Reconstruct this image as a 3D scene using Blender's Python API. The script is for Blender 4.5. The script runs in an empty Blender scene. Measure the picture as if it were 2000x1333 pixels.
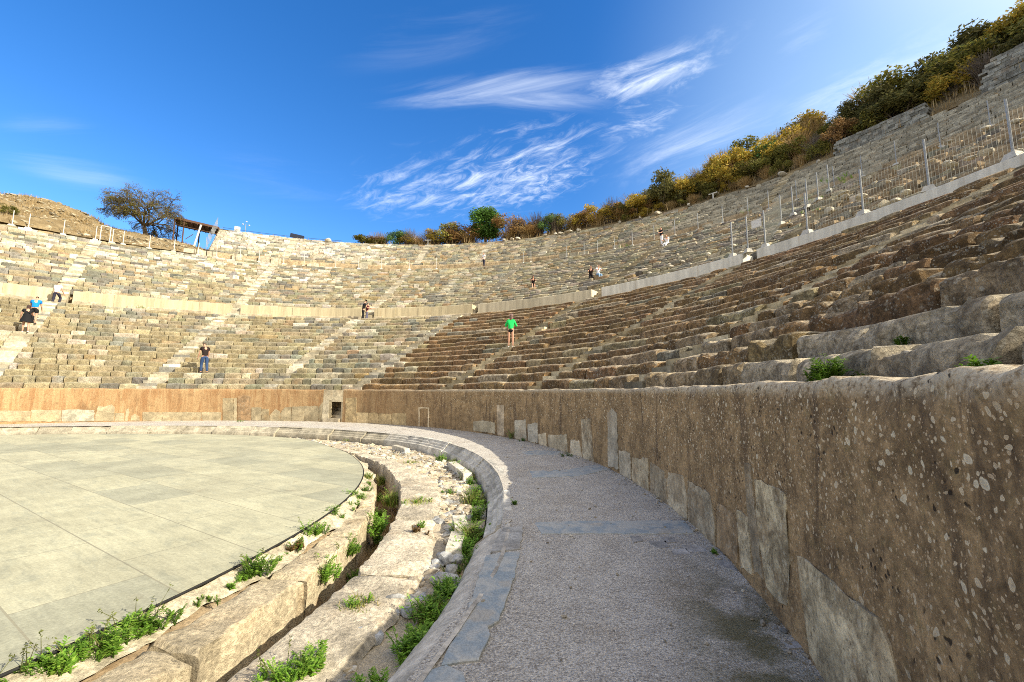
import bpy, bmesh, math, random
import numpy as np
from mathutils import Matrix, Vector
random.seed(7)
RNG = np.random.default_rng(11)
scene = bpy.context.scene
COL = scene.collection

# ------------------------------------------------------------------ camera, sky, sun, exposure
F_PX, PITCH, ROLL, EYE = 819.02, 0.1203, 0.0042, 1.6          # photo 2000 px wide
CX, CY = -14.116, 6.522                                        # centre of the theatre's circles
cam_d = bpy.data.cameras.new('camera'); cam = bpy.data.objects.new('camera', cam_d); COL.objects.link(cam)
cam_d.sensor_width = 36.0; cam_d.lens = F_PX/2000*36; cam_d.clip_start = 0.05; cam_d.clip_end = 6000
cp, sp, cr, sr = math.cos(PITCH), math.sin(PITCH), math.cos(ROLL), math.sin(ROLL)
right, up, fwd = Vector((cr, -sp*sr, cp*sr)), Vector((-sr, -sp*cr, cp*cr)), Vector((0, cp, sp))
cam.matrix_world = Matrix(((right.x, up.x, -fwd.x, 0), (right.y, up.y, -fwd.y, 0), (right.z, up.z, -fwd.z, EYE), (0, 0, 0, 1)))
scene.camera = cam

SUN_AZ, SUN_EL = 116.0, 32.6                                   # azimuth clockwise from +Y
SUN_STR, SKY_STR, EXPO = 5.0, 0.15, 0.78
sa, se = math.radians(SUN_AZ), math.radians(SUN_EL)
sdir = Vector((math.sin(sa)*math.cos(se), math.cos(sa)*math.cos(se), math.sin(se)))
sl = bpy.data.lights.new('sun', 'SUN'); sl.energy = SUN_STR; sl.angle = math.radians(0.5); sl.color = (1.0, 0.91, 0.74)
so = bpy.data.objects.new('sun', sl); COL.objects.link(so); so.rotation_mode = 'QUATERNION'
so.rotation_quaternion = sdir.to_track_quat('Z', 'Y'); so.location = sdir*200
scene.view_settings.view_transform = 'Standard'; scene.view_settings.look = 'None'
scene.cycles.filter_width = 1.0; scene.cycles.use_denoising = False
scene.view_settings.exposure = EXPO; scene.view_settings.gamma = 1.0

# ------------------------------------------------------------------ node helper
class NT:
    def __init__(s, tree): s.t = tree; s.n = tree.nodes; s.l = tree.links
    def put(s, sock, v):
        if isinstance(v, bpy.types.NodeSocket): s.l.new(v, sock)
        elif v is not None:
            if sock.type == 'RGBA' and len(v) == 3: v = (*v, 1)
            sock.default_value = v
    def add(s, typ, ins=None, **props):
        n = s.n.new(typ)
        for k, v in props.items(): setattr(n, k, v)
        for k, v in (ins or {}).items(): s.put(n.inputs[k], v)
        return n
    def math(s, op, a, b=0.5, c=None, clamp=False):
        n = s.n.new('ShaderNodeMath'); n.operation = op; n.use_clamp = clamp
        s.put(n.inputs[0], a); s.put(n.inputs[1], b)
        if c is not None: s.put(n.inputs[2], c)
        return n.outputs[0]
    def mix(s, fac, a, b, mode='MIX'):
        n = s.n.new('ShaderNodeMix'); n.data_type = 'RGBA'; n.blend_type = mode; n.clamp_factor = True
        s.put(n.inputs[0], fac); s.put(n.inputs[6], a); s.put(n.inputs[7], b)
        return n.outputs[2]
    def ramp(s, fac, lo, hi, a=0.0, b=1.0):
        n = s.n.new('ShaderNodeMapRange'); n.interpolation_type = 'SMOOTHSTEP'
        for i, v in enumerate((fac, lo, hi, a, b)): s.put(n.inputs[i], v)
        return n.outputs[0]
    def noise(s, vec, scale, detail=6, rough=.6, dist=0.0):
        n = s.add('ShaderNodeTexNoise', {'Scale': scale, 'Detail': detail, 'Roughness': rough, 'Distortion': dist, 'Vector': vec})
        return n.outputs['Fac']
    def voro(s, vec, scale, feature='F1', out='Distance', rnd=1.0):
        n = s.add('ShaderNodeTexVoronoi', {'Scale': scale, 'Randomness': rnd, 'Vector': vec}, feature=feature)
        return n.outputs[out]
    def scale(s, vec, x, y, z):
        n = s.n.new('ShaderNodeVectorMath'); n.operation = 'MULTIPLY'; s.put(n.inputs[0], vec); n.inputs[1].default_value = (x, y, z)
        return n.outputs[0]

# ------------------------------------------------------------------ world: Nishita sky with cirrus
world = bpy.data.worlds.new('World'); scene.world = world; world.use_nodes = True
W = NT(world.node_tree); W.n.clear()
sky = W.add('ShaderNodeTexSky', sky_type='NISHITA', sun_disc=False, sun_elevation=se, sun_rotation=sa,
            air_density=1.0, dust_density=0.25, ozone_density=2.6, altitude=60)
hs = W.add('ShaderNodeHueSaturation', {'Hue': 0.508, 'Saturation': 1.34, 'Value': 1.0, 'Color': sky.outputs[0]})
tc = W.add('ShaderNodeTexCoord').outputs['Generated']
sx = W.add('ShaderNodeSeparateXYZ', {0: tc})
zz = W.math('ADD', W.math('MAXIMUM', sx.outputs[2], 0.0), 0.06)
px = W.math('DIVIDE', sx.outputs[0], zz); py = W.math('DIVIDE', sx.outputs[1], zz)
pl = W.add('ShaderNodeCombineXYZ', {0: px, 1: py, 2: 0.0}).outputs[0]     # the cloud layer as a plane overhead
def cloud_band(cx, cy, ang, lx, ly):
    """soft elliptical region of the cloud plane"""
    m = W.add('ShaderNodeMapping', {'Vector': pl}, vector_type='TEXTURE')
    m.inputs['Location'].default_value = (cx, cy, 0); m.inputs['Rotation'].default_value = (0, 0, math.radians(ang)); m.inputs['Scale'].default_value = (lx, ly, 1)
    ln = W.n.new('ShaderNodeVectorMath'); ln.operation = 'LENGTH'; W.l.new(m.outputs[0], ln.inputs[0])
    return W.ramp(ln.outputs['Value'], 1.0, 0.15), m.outputs[0]
CLOUDS = []   # filled below: (cx, cy, ang, lx, ly, weight, noise scale, stretch)
def cam_ray(u, v):
    x = (u-1000)/F_PX; z = -(v-666.5)/F_PX
    d = right*x + up*z + fwd
    return d
def cl(u, v):
    d = cam_ray(u, v).normalized(); k = max(d.z, 0)+.06
    return d.x/k, d.y/k
def band(u0, v0, u1, v1, wid, weight, freq, stretch, thr=.5):
    a = cl(u0, v0); b = cl(u1, v1)
    L = math.hypot(b[0]-a[0], b[1]-a[1])
    CLOUDS.append(((a[0]+b[0])/2, (a[1]+b[1])/2, math.degrees(math.atan2(b[1]-a[1], b[0]-a[0])), L*.62, wid, weight, freq, stretch, thr))
band(700, 200, 1340, 145, .12, .75, 3.6, 5.5, .30)
band(800, 175, 1250, 205, .10, .55, 3.6, 5.0, .28)
band(1060, 225, 1520, 50, .15, 1.0, 7.0, 2.4, .33)
band(1240, 190, 1420, 100, .12, .8, 9.0, 1.5, .34)
band(660, 430, 1000, 300, .40, .70, 8.0, 2.4, .35)
band(760, 440, 1330, 190, .42, .95, 9.0, 2.4, .34)
band(880, 420, 1230, 280, .34, .85, 14.0, 1.6, .33)
band(1120, 260, 1400, 215, .22, .7, 9.0, 1.8, .36)
band(1180, 390, 1640, 170, .45, .6, 2.8, 3.0, .35)
band(1480, 290, 2080, 40, .45, .6, 4.0, 2.6, .32)
band(1480, 130, 1700, 20, .16, .40, 4.0, 3.5, .34)
band(-40, 318, 330, 352, .26, .30, 1.6, 5.0, .30)
band(-60, 252, 240, 238, .12, .20, 2.2, 5.0, .30)
band(600, 130, 1100, 15, .16, .22, 2.6, 4.0, .34)
band(330, 330, 800, 380, .4, .12, 2.0, 4.0, .34)
cov = None
for cx_, cy_, ang, lx, ly, wgt, fq, st, thr in CLOUDS:
    reg, q = cloud_band(cx_, cy_, ang, lx, ly)
    r = W.add('ShaderNodeMapping', {'Vector': pl}); r.inputs['Rotation'].default_value = (0, 0, -math.radians(ang)); r.inputs['Scale'].default_value = (1, 1, 1)
    s_ = W.scale(r.outputs[0], 1.0/st*1.6, 1.6, 1)
    n1 = W.noise(s_, fq, 8, .66, .7)
    c = W.math('MULTIPLY', W.ramp(W.math('MULTIPLY', n1, W.math('ADD', W.math('MULTIPLY', reg, .45), .60)), W.math('ADD', thr, .055), thr+.56), W.math('MULTIPLY', reg, wgt))
    cov = c if cov is None else W.math('MAXIMUM', cov, c)
cloudcol = W.mix(0.15, (5.6, 5.9, 6.3), sky.outputs[0])
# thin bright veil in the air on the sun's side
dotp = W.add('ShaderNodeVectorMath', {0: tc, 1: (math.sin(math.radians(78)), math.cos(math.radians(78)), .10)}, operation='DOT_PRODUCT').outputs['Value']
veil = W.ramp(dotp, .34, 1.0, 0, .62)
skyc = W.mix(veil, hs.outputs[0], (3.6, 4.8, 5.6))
# bright haze added on the sun's side, mostly out of view, to lift the shade
dots = W.add('ShaderNodeVectorMath', {0: tc, 1: (math.sin(sa)*math.cos(math.radians(48)), math.cos(sa)*math.cos(math.radians(48)), math.sin(math.radians(48)))}, operation='DOT_PRODUCT').outputs['Value']
skyc = W.mix(W.ramp(dots, .56, .98, 0, .92), skyc, (8.5, 7.5, 6.0))
# unseen bright veil added overhead and behind the viewer as fill, open blue ahead
dotf = W.add('ShaderNodeVectorMath', {0: tc, 1: (-.10, .93, .35)}, operation='DOT_PRODUCT').outputs['Value']
skyc = W.mix(W.ramp(dotf, .55, -.25, 0, .70), skyc, (6.2, 5.8, 5.2))
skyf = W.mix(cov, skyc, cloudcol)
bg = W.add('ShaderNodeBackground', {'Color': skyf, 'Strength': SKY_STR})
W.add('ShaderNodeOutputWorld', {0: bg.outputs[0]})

# ------------------------------------------------------------------ placing helpers (pixels of the photo -> points of the place)
C2 = np.array([CX, CY])
def on_z(u, v, z):
    d = cam_ray(u, v); t = (z-EYE)/d.z
    return d.x*t, d.y*t
def on_cyl(u, v, R):
    """far hit with the cylinder of radius R -> theta (deg), z"""
    d = cam_ray(u, v); a = d.x*d.x+d.y*d.y; b = -2*(d.x*CX+d.y*CY); c = CX*CX+CY*CY-R*R
    t = (-b+math.sqrt(b*b-4*a*c))/(2*a)
    return math.degrees(math.atan2(d.y*t-CY, d.x*t-CX)), EYE+d.z*t
def pol(R, th, z=0.0):
    a = math.radians(th); return Vector((CX+R*math.cos(a), CY+R*math.sin(a), z))
def rt(x, y): return math.hypot(x-CX, y-CY), math.degrees(math.atan2(y-CY, x-CX))

# ------------------------------------------------------------------ numpy noise
def _hash(ix, iy, iz):
    h = (ix.astype(np.int64)*374761393 + iy.astype(np.int64)*668265263 + iz.astype(np.int64)*2147483647 % 4294967291) & 0xffffffff
    h = ((h ^ (h >> 13))*1274126177) & 0xffffffff
    h = ((h ^ (h >> 16))*2246822519) & 0xffffffff
    return ((h ^ (h >> 15)) & 0xffffff)/float(0xffffff)
def vnoise(p):
    i = np.floor(p).astype(np.int64); f = p-i; f = f*f*(3-2*f); out = 0
    for dx in (0, 1):
        wx = f[..., 0] if dx else 1-f[..., 0]
        for dy in (0, 1):
            wy = f[..., 1] if dy else 1-f[..., 1]
            for dz in (0, 1):
                wz = f[..., 2] if dz else 1-f[..., 2]
                out = out + wx*wy*wz*_hash(i[..., 0]+dx, i[..., 1]+dy, i[..., 2]+dz)
    return out*2-1
def fbm(p, octs=3):
    a, s, o = 1.0, 1.0, 0
    for k in range(octs):
        o = o + a*vnoise(p*s + 17.3*k); a *= .5; s *= 2.03
    return o

# ------------------------------------------------------------------ mesh helpers
class MB:
    """collects vertices, faces, tints and builds ONE mesh object"""
    def __init__(s): s.v = []; s.f = []; s.c = []; s.n = 0; s.mi = []
    def add(s, verts, faces, tint=None, mi=0):
        verts = np.asarray(verts, float).reshape(-1, 3); k = len(verts)
        s.v.append(verts)
        n0 = s.n
        for f in faces: s.f.append(tuple(int(i)+n0 for i in f)); s.mi.append(mi)
        if tint is None: tint = (1, 1, 1, 0)
        t = np.asarray(tint, float)
        if t.ndim == 1: t = np.tile(t, (k, 1))
        s.c.append(t); s.n += k
    def grid(s, P, tint=None, flip=False, closed=False):
        """P: (a, b, 3) array of points"""
        a, b, _ = P.shape; idx = np.arange(a*b).reshape(a, b)
        q = np.stack([idx[:-1, :-1], idx[1:, :-1], idx[1:, 1:], idx[:-1, 1:]], -1).reshape(-1, 4)
        if closed:
            q2 = np.stack([idx[-1, :-1], idx[0, :-1], idx[0, 1:], idx[-1, 1:]], -1).reshape(-1, 4); q = np.concatenate([q, q2])
        if flip: q = q[:, ::-1]
        if tint is not None:
            tint = np.asarray(tint, float)
            if tint.ndim == 3: tint = tint.reshape(-1, 4)
        s.add(P.reshape(-1, 3), q.tolist(), tint)
    def box(s, c, size, rz=0.0, tint=None, taper=1.0):
        x, y, z = [k/2 for k in size]
        p = np.array([(-x, -y, -z), (x, -y, -z), (x, y, -z), (-x, y, -z), (-x*taper, -y*taper, z), (x*taper, -y*taper, z), (x*taper, y*taper, z), (-x*taper, y*taper, z)])
        ca, sa_ = math.cos(rz), math.sin(rz)
        p = np.stack([p[:, 0]*ca-p[:, 1]*sa_, p[:, 0]*sa_+p[:, 1]*ca, p[:, 2]], 1)+np.array(c)
        s.add(p, [(3, 2, 1, 0), (4, 5, 6, 7), (0, 1, 5, 4), (1, 2, 6, 5), (2, 3, 7, 6), (3, 0, 4, 7)], tint)
    def tube(s, pts, rad, sides=6, tint=None, cap=True):
        pts = [Vector(p) for p in pts]; rad = rad if isinstance(rad, (list, tuple)) else [rad]*len(pts)
        rings = []
        for i, p in enumerate(pts):
            d = (pts[min(i+1, len(pts)-1)]-pts[max(i-1, 0)])
            d = d.normalized() if d.length > 1e-9 else Vector((0, 0, 1))
            a = d.cross(Vector((0, 0, 1)) if abs(d.z) < .9 else Vector((1, 0, 0))).normalized(); b = d.cross(a)
            rings.append([p+(a*math.cos(t)+b*math.sin(t))*rad[i] for t in [2*math.pi*j/sides for j in range(sides)]])
        vs = [v for r in rings for v in r]; fs = []
        for i in range(len(pts)-1):
            for j in range(sides):
                fs.append((i*sides+j, i*sides+(j+1) % sides, (i+1)*sides+(j+1) % sides, (i+1)*sides+j))
        if cap and sides > 2: fs.append(tuple(range(sides))[::-1]); fs.append(tuple(range((len(pts)-1)*sides, len(pts)*sides)))
        s.add([tuple(v) for v in vs], fs, tint)
    def build(s, name, mat, parent=None, smooth=None):
        me = bpy.data.meshes.new(name)
        if s.n:
            V = np.concatenate(s.v); me.from_pydata(V.tolist(), [], s.f)
            at = me.color_attributes.new('tint', 'FLOAT_COLOR', 'POINT')
            at.data.foreach_set('color', np.concatenate(s.c).astype(np.float32).ravel())
            if smooth is not None:
                me.polygons.foreach_set('use_smooth', [True]*len(me.polygons))
                if smooth < 179: me.set_sharp_from_angle(angle=math.radians(smooth))
        me.validate(); me.update()
        for m in (mat if isinstance(mat, (list, tuple)) else [mat]): me.materials.append(m)
        o = bpy.data.objects.new(name, me); COL.objects.link(o)
        if parent is not None:
            o.parent = parent
            o.matrix_parent_inverse = parent.matrix_basis.inverted()
        return o
def tag(o, label, cat, group=None):
    o['label'] = label; o['category'] = cat
    if group: o['group'] = group
    return o
def struct(o, kind='structure'):
    o['kind'] = kind; return o
def thing(name, label, cat, loc=(0, 0, 0), rz=0.0, group=None, s=1.0):
    o = bpy.data.objects.new(name, None); COL.objects.link(o); o.empty_display_size = .2
    o.location = loc; o.rotation_euler = (0, 0, rz); o.scale = (s, s, s) if not isinstance(s, tuple) else s
    return tag(o, label, cat, group)
def child(name, mesh, parent):
    """a child in its parent's own coordinates, sharing mesh data"""
    o = bpy.data.objects.new(name, mesh); COL.objects.link(o); o.parent = parent; return o

# ------------------------------------------------------------------ materials
MATS = {}
def new_mat(name):
    m = bpy.data.materials.new(name); m.use_nodes = True; t = NT(m.node_tree); t.n.clear()
    out = t.add('ShaderNodeOutputMaterial'); b = t.add('ShaderNodeBsdfPrincipled', {'Roughness': .9})
    b.inputs['Specular IOR Level'].default_value = .2
    t.l.new(b.outputs[0], out.inputs[0]); MATS[name] = m
    return t, b
def pos(t): return t.add('ShaderNodeNewGeometry').outputs['Position']
def bump(t, b, h, strength=.5, dist=.02):
    n = t.add('ShaderNodeBump', {'Strength': strength, 'Distance': dist, 'Height': h}); t.l.new(n.outputs[0], b.inputs['Normal'])
def stone_mat(name, base=None, fine=22, var=.5, lichen=True, bstr=.6, bdist=.03, warm=.25):
    """stone whose colour per block comes from the tint attribute; tint alpha is how far lichen has grown over it"""
    t, b = new_mat(name); p = pos(t)
    at = t.add('ShaderNodeAttribute', attribute_name='tint', attribute_type='GEOMETRY')
    col = at.outputs['Color'] if base is None else base
    n1 = t.noise(p, fine, 8, .7); n2 = t.noise(p, fine*.16, 5, .6, .3)
    k = t.math('MULTIPLY', t.ramp(n1, .25, .75, 1-var, 1+var*.7), t.math('MULTIPLY', t.ramp(n2, .3, .7, .72, 1.2), t.ramp(t.noise(p, 1.35, 5, .65, .6), .32, .68, .78, 1.16)))
    col = t.mix(1.0, col, t.add('ShaderNodeCombineColor', {0: k, 1: k, 2: k}).outputs[0], 'MULTIPLY')
    col = t.mix(t.ramp(t.noise(p, 1.7, 5, .6), .52, .72, 0, warm), col, (.42, .24, .09))
    if name == 'marble_panel':
        st_ = t.math('MULTIPLY', t.ramp(t.noise(p, 2.6, 7, .7, .6), .46, .60), t.ramp(at.outputs['Alpha'], .2, .6, .10, .62))
        col = t.mix(st_, col, (.25, .175, .10))
        col = t.mix(t.math('MULTIPLY', t.ramp(t.noise(p, 34, 6, .75), .54, .66), at.outputs['Alpha']), col, (.09, .075, .055))
    if lichen:
        age = at.outputs['Alpha']
        d1 = t.math('MULTIPLY', t.ramp(t.noise(p, 5.5, 8, .72, .4), .42, .60), age)
        col = t.mix(t.math('MULTIPLY', d1, .75), col, (.060, .042, .024))
        w = t.math('MAXIMUM', t.math('MULTIPLY', t.ramp(t.voro(p, 12.0), .34, .24), t.ramp(t.noise(p, 2.6, 3), .46, .58)), t.math('MULTIPLY', t.ramp(t.voro(p, 27.0), .36, .26), t.ramp(t.noise(p, 4.1, 4), .44, .58)))
        w = t.math('MULTIPLY', w, t.math('MULTIPLY', age, t.ramp(t.noise(p, 40, 3), .3, .6)))
        col = t.mix(t.math('MULTIPLY', w, .8), col, (.50, .46, .36))
    t.l.new(col, b.inputs['Base Color'])
    h = t.math('ADD', n1, t.math('MULTIPLY', t.noise(p, fine*3.5, 4, .7), .5))
    bump(t, b, h, bstr, bdist)
    return MATS[name]
M_SEAT = stone_mat('seat_stone', var=.6, bstr=1.0, bdist=.035)
M_STAIR = stone_mat('stair_stone', var=.3, warm=.12)
M_KERB = stone_mat('kerb_marble', var=.35, warm=.1, lichen=False, bstr=.4, bdist=.02)
M_RUB = stone_mat('rubble_stone', var=.4, lichen=False, warm=.2)
M_CORE = stone_mat('mortar_earth', base=(.40, .31, .19), fine=9, var=.5, lichen=False, warm=.3)
M_PANEL = stone_mat('marble_panel', var=.35, warm=.25, bstr=.35)
M_BLOCK = stone_mat('channel_stone', var=.5, warm=.22, lichen=False, bstr=1.0, bdist=.03)

def m_podium():
    t, b = new_mat('podium_plaster'); p = pos(t)
    at = t.add('ShaderNodeAttribute', attribute_name='tint', attribute_type='GEOMETRY')
    side = at.outputs['Alpha']                                   # 1 on the lichen grown right, 0 on the clean left
    st = t.noise(t.scale(p, 1.7, 1.7, .26), 2.0, 8, .7, 1.0)     # rain streaks running down the wall
    st2 = t.noise(t.scale(p, 3.6, 3.6, .55), 2.0, 7, .72, .8)
    fine = t.noise(p, 28, 8, .72); mid = t.noise(p, 5, 6, .65)
    mot = t.noise(p, 3.4, 8, .68, .5); mot2 = t.noise(p, 11, 6, .7)
    left = t.mix(t.ramp(st, .32, .68), (.30, .165, .075), (.44, .30, .155))
    left = t.mix(t.ramp(st2, .52, .74, 0, .45), left, (.54, .42, .25))
    left = t.mix(t.ramp(mot, .52, .70, 0, .55), left, (.19, .115, .058))
    left = t.mix(t.ramp(t.noise(t.scale(p, 1, 1, .4), 1.1, 5), .56, .70, 0, .6), left, (.13, .088, .048))
    rightc = t.mix(t.ramp(mot, .34, .66), (.165, .112, .060), (.37, .255, .135))
    rightc = t.mix(t.ramp(st, .50, .74, 0, .45), rightc, (.40, .28, .155))
    rightc = t.mix(t.ramp(mot2, .50, .74, 0, .55), rightc, (.25, .195, .09))
    rightc = t.mix(t.ramp(st, .48, .36, 0, .8), rightc, (.105, .072, .045))
    rightc = t.mix(t.ramp(t.noise(p, 17, 6, .75), .56, .70, 0, .55), rightc, (.070, .052, .036))
    col = t.mix(side, left, rightc)
    k = t.ramp(fine, .28, .72, .62, 1.3)
    col = t.mix(1, col, t.add('ShaderNodeCombineColor', {0: k, 1: k, 2: k}).outputs[0], 'MULTIPLY')
    # lichen rosettes of several sizes, dark pits; rosettes thin out towards the foot
    sz = t.add('ShaderNodeSeparateXYZ', {0: p}).outputs[2]
    wob = t.add('ShaderNodeVectorMath', {0: p, 1: t.scale(t.add('ShaderNodeTexNoise', {'Scale': 16, 'Vector': p}).outputs['Color'], .05, .05, .05)}, operation='ADD').outputs[0]
    tall = t.ramp(sz, .25, 1.25, .25, 1.0)
    near = t.math('MULTIPLY', side, tall)
    for sc, r, dens, colr in ((9.5, .17, .70, (.66, .60, .45)), (13.0, .23, .32, (.70, .63, .47)), (24.0, .28, .14, (.68, .58, .41)), (42, .32, .12, (.60, .48, .32)), (70, .3, .3, (.50, .37, .23))):
        vn = t.add('ShaderNodeTexVoronoi', {'Scale': sc, 'Vector': wob}, feature='F1')
        pick = t.ramp(t.add('ShaderNodeSeparateXYZ', {0: vn.outputs['Color']}).outputs[0], dens+.08, dens+.16)
        rad = t.math('MULTIPLY', t.add('ShaderNodeSeparateXYZ', {0: vn.outputs['Color']}).outputs[1], r)
        d = t.math('SUBTRACT', t.math('ADD', rad, .06), vn.outputs['Distance'])
        spot = t.math('MULTIPLY', t.ramp(d, 0, .05), t.math('MULTIPLY', pick, near))
        rim = t.ramp(d, .03, .14, 1, .72)
        col = t.mix(t.math('MULTIPLY', spot, t.math('MULTIPLY', rim, t.ramp(fine, .2, .6, .6, 1.0))), col, colr)
    crest = t.math('MULTIPLY', t.ramp(sz, 1.55, 1.66), t.ramp(fine, .34, .58))  # sunlit edge of the bleached wall top painted pale
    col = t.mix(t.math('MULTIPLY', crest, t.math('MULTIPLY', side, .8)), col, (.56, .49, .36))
    vn = t.add('ShaderNodeTexVoronoi', {'Scale': 20, 'Vector': wob}, feature='F1')
    pit = t.math('MULTIPLY', t.ramp(vn.outputs['Distance'], .26, .18), t.ramp(t.noise(p, 3.1, 4), .50, .62))
    pit = t.math('MULTIPLY', pit, t.math('MULTIPLY', side, .9))
    col = t.mix(pit, col, (.022, .017, .013))
    t.l.new(col, b.inputs['Base Color'])
    h = t.math('SUBTRACT', t.math('ADD', fine, mid), t.math('MULTIPLY', pit, 1.2))
    bump(t, b, h, .6, .02)
m_podium()

def m_walk():
    t, b = new_mat('walkway_gravel'); p = pos(t)
    n = t.noise(p, 3.2, 6, .6); f = t.noise(p, 70, 4, .7); v = t.voro(p, 75, out='Color')
    big = t.noise(p, .9, 4, .6, .6)
    col = t.mix(t.ramp(n, .35, .65), (.455, .425, .375), (.56, .53, .47))
    col = t.mix(t.ramp(big, .50, .66, 0, .7), col, (.41, .365, .30))
    g = t.add('ShaderNodeSeparateXYZ', {0: v}).outputs[0]
    col = t.mix(t.ramp(g, .55, 1, 0, .6), col, (.22, .185, .145))
    col = t.mix(t.ramp(g, .35, .0, 0, .75), col, (.68, .63, .54))
    k = t.ramp(f, .3, .7, .65, 1.25)
    col = t.mix(1, col, t.add('ShaderNodeCombineColor', {0: k, 1: k, 2: k}).outputs[0], 'MULTIPLY')
    at = t.add('ShaderNodeAttribute', attribute_name='tint', attribute_type='GEOMETRY').outputs['Alpha']
    moss = t.math('MULTIPLY', t.ramp(t.noise(p, 2.4, 6, .65, .4), .36, .58), at)
    col = t.mix(t.math('MULTIPLY', moss, .85), col, (.095, .085, .025))
    t.l.new(col, b.inputs['Base Color'])
    bump(t, b, t.math('ADD', t.math('MULTIPLY', t.voro(p, 75), -1), f), .8, .015)
m_walk()
def m_blue():
    t, b = new_mat('blue_marble'); p = pos(t)
    n = t.noise(p, 5, 7, .65, .8); f = t.noise(p, 60, 5, .7)
    col = t.mix(t.ramp(n, .38, .62), (.27, .315, .335), (.42, .42, .385))
    col = t.mix(t.ramp(t.noise(p, 2.1, 4), .55, .65, 0, .6), col, (.42, .37, .29))
    k = t.ramp(f, .3, .7, .8, 1.15)
    col = t.mix(1, col, t.add('ShaderNodeCombineColor', {0: k, 1: k, 2: k}).outputs[0], 'MULTIPLY')
    t.l.new(col, b.inputs['Base Color']); b.inputs['Roughness'].default_value = .65
    bump(t, b, t.math('ADD', n, f), .3, .01)
m_blue()
def m_orch():
    t, b = new_mat('orchestra_slabs'); p = pos(t)
    m = t.add('ShaderNodeMapping', {'Vector': p}); m.inputs['Rotation'].default_value = (0, 0, math.radians(31)); m.inputs['Location'].default_value = (.35, -.13, 0)
    q = m.outputs[0]
    br = t.add('ShaderNodeTexBrick', {'Vector': q, 'Color1': (0, 0, 0, 1), 'Color2': (1, 1, 1, 1), 'Mortar': (.5, .5, .5, 1), 'Scale': 1.0, 'Mortar Size': .008, 'Mortar Smooth': .1, 'Bias': 0.0, 'Brick Width': 1.75, 'Row Height': .93}, offset=.37, squash=1.0)
    rnd = t.add('ShaderNodeSeparateXYZ', {0: br.outputs['Color']}).outputs[0]
    n = t.noise(t.scale(q, 1, 2.6, 1), 2.3, 8, .68, .5); f = t.noise(p, 34, 6, .7); big = t.noise(p, .55, 3)
    beige = t.mix(t.ramp(rnd, .0, .6), (.435, .42, .29), (.41, .395, .275))
    grey = t.mix(t.ramp(n, .35, .65), (.21, .225, .185), (.30, .305, .225))
    rr = t.math('ADD', rnd, t.math('MULTIPLY', t.math('SUBTRACT', big, .5), .5))
    col = t.mix(t.ramp(rr, .55, .88, 0, .45), beige, grey)
    col = t.mix(t.ramp(n, .46, .70, 0, .5), col, (.27, .28, .215))
    k = t.math('MULTIPLY', t.ramp(f, .3, .7, .84, 1.12), t.math('MULTIPLY', t.ramp(t.noise(p, .9, 6, .65, .5), .3, .7, .84, 1.10), t.ramp(t.noise(t.scale(q, 1.2, 9, 1), 2.0, 6, .7), .3, .7, .90, 1.08)))
    col = t.mix(1, col, t.add('ShaderNodeCombineColor', {0: k, 1: k, 2: k}).outputs[0], 'MULTIPLY')
    col = t.mix(t.ramp(t.noise(p, 1.9, 4), .66, .72, 0, .35), col, (.22, .19, .13))
    col = t.mix(t.math('MULTIPLY', br.outputs['Fac'], .6), col, (.18, .165, .12))
    t.l.new(col, b.inputs['Base Color']); b.inputs['Roughness'].default_value = .8
    bump(t, b, t.math('ADD', t.math('MULTIPLY', f, .6), n), .25, .012)
m_orch()
def m_ground(name, c1, c2, c3, s1=1.2, s2=9, bstr=.7, bd=.08):
    t, b = new_mat(name); p = pos(t)
    n = t.noise(p, s1, 7, .65, .4); f = t.noise(p, s2, 8, .7)
    col = t.mix(t.ramp(n, .35, .65), c1, c2); col = t.mix(t.ramp(f, .52, .70, 0, .8), col, c3)
    k = t.ramp(t.noise(p, s2*4, 4, .7), .3, .7, .7, 1.25)
    col = t.mix(1, col, t.add('ShaderNodeCombineColor', {0: k, 1: k, 2: k}).outputs[0], 'MULTIPLY')
    t.l.new(col, b.inputs['Base Color']); bump(t, b, f, bstr, bd); return MATS[name]
M_HILL = m_ground('dry_hillside', (.20, .145, .07), (.31, .235, .125), (.13, .095, .045), .6, 4.0, .9, .25)
M_DIRT = m_ground('dirt', (.30, .22, .13), (.42, .33, .21), (.18, .12, .06))
M_GRIT = m_ground('gritty_mortar', (.44, .37, .26), (.54, .46, .33), (.33, .27, .18), 1.6, 14, .9, .04)
def m_concrete():
    t, b = new_mat('concrete'); p = pos(t)
    st = t.noise(t.scale(p, 2.2, 2.2, .2), 1.6, 6, .65); f = t.noise(p, 24, 7, .7)
    at = t.add('ShaderNodeAttribute', attribute_name='tint', attribute_type='GEOMETRY').outputs['Color']
    k = t.math('MULTIPLY', t.ramp(st, .3, .7, .78, 1.12), t.ramp(f, .3, .7, .86, 1.1))
    col = t.mix(1, at, t.add('ShaderNodeCombineColor', {0: k, 1: k, 2: k}).outputs[0], 'MULTIPLY')
    col = t.mix(t.ramp(t.noise(t.scale(p, 3, 3, .3), 1.5, 5), .58, .74, 0, .35), col, (.36, .24, .12))
    t.l.new(col, b.inputs['Base Color']); bump(t, b, f, .25, .01)
m_concrete()
def m_plain(name, col, rough=.6, metal=0.0, noise=.2, sc=20):
    t, b = new_mat(name); p = t.add('ShaderNodeTexCoord').outputs['Object']
    k = t.ramp(t.noise(p, sc, 4), .3, .7, 1-noise, 1+noise)
    c = t.mix(1, col, t.add('ShaderNodeCombineColor', {0: k, 1: k, 2: k}).outputs[0], 'MULTIPLY')
    t.l.new(c, b.inputs['Base Color']); b.inputs['Roughness'].default_value = rough; b.inputs['Metallic'].default_value = metal
    return MATS[name]
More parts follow.
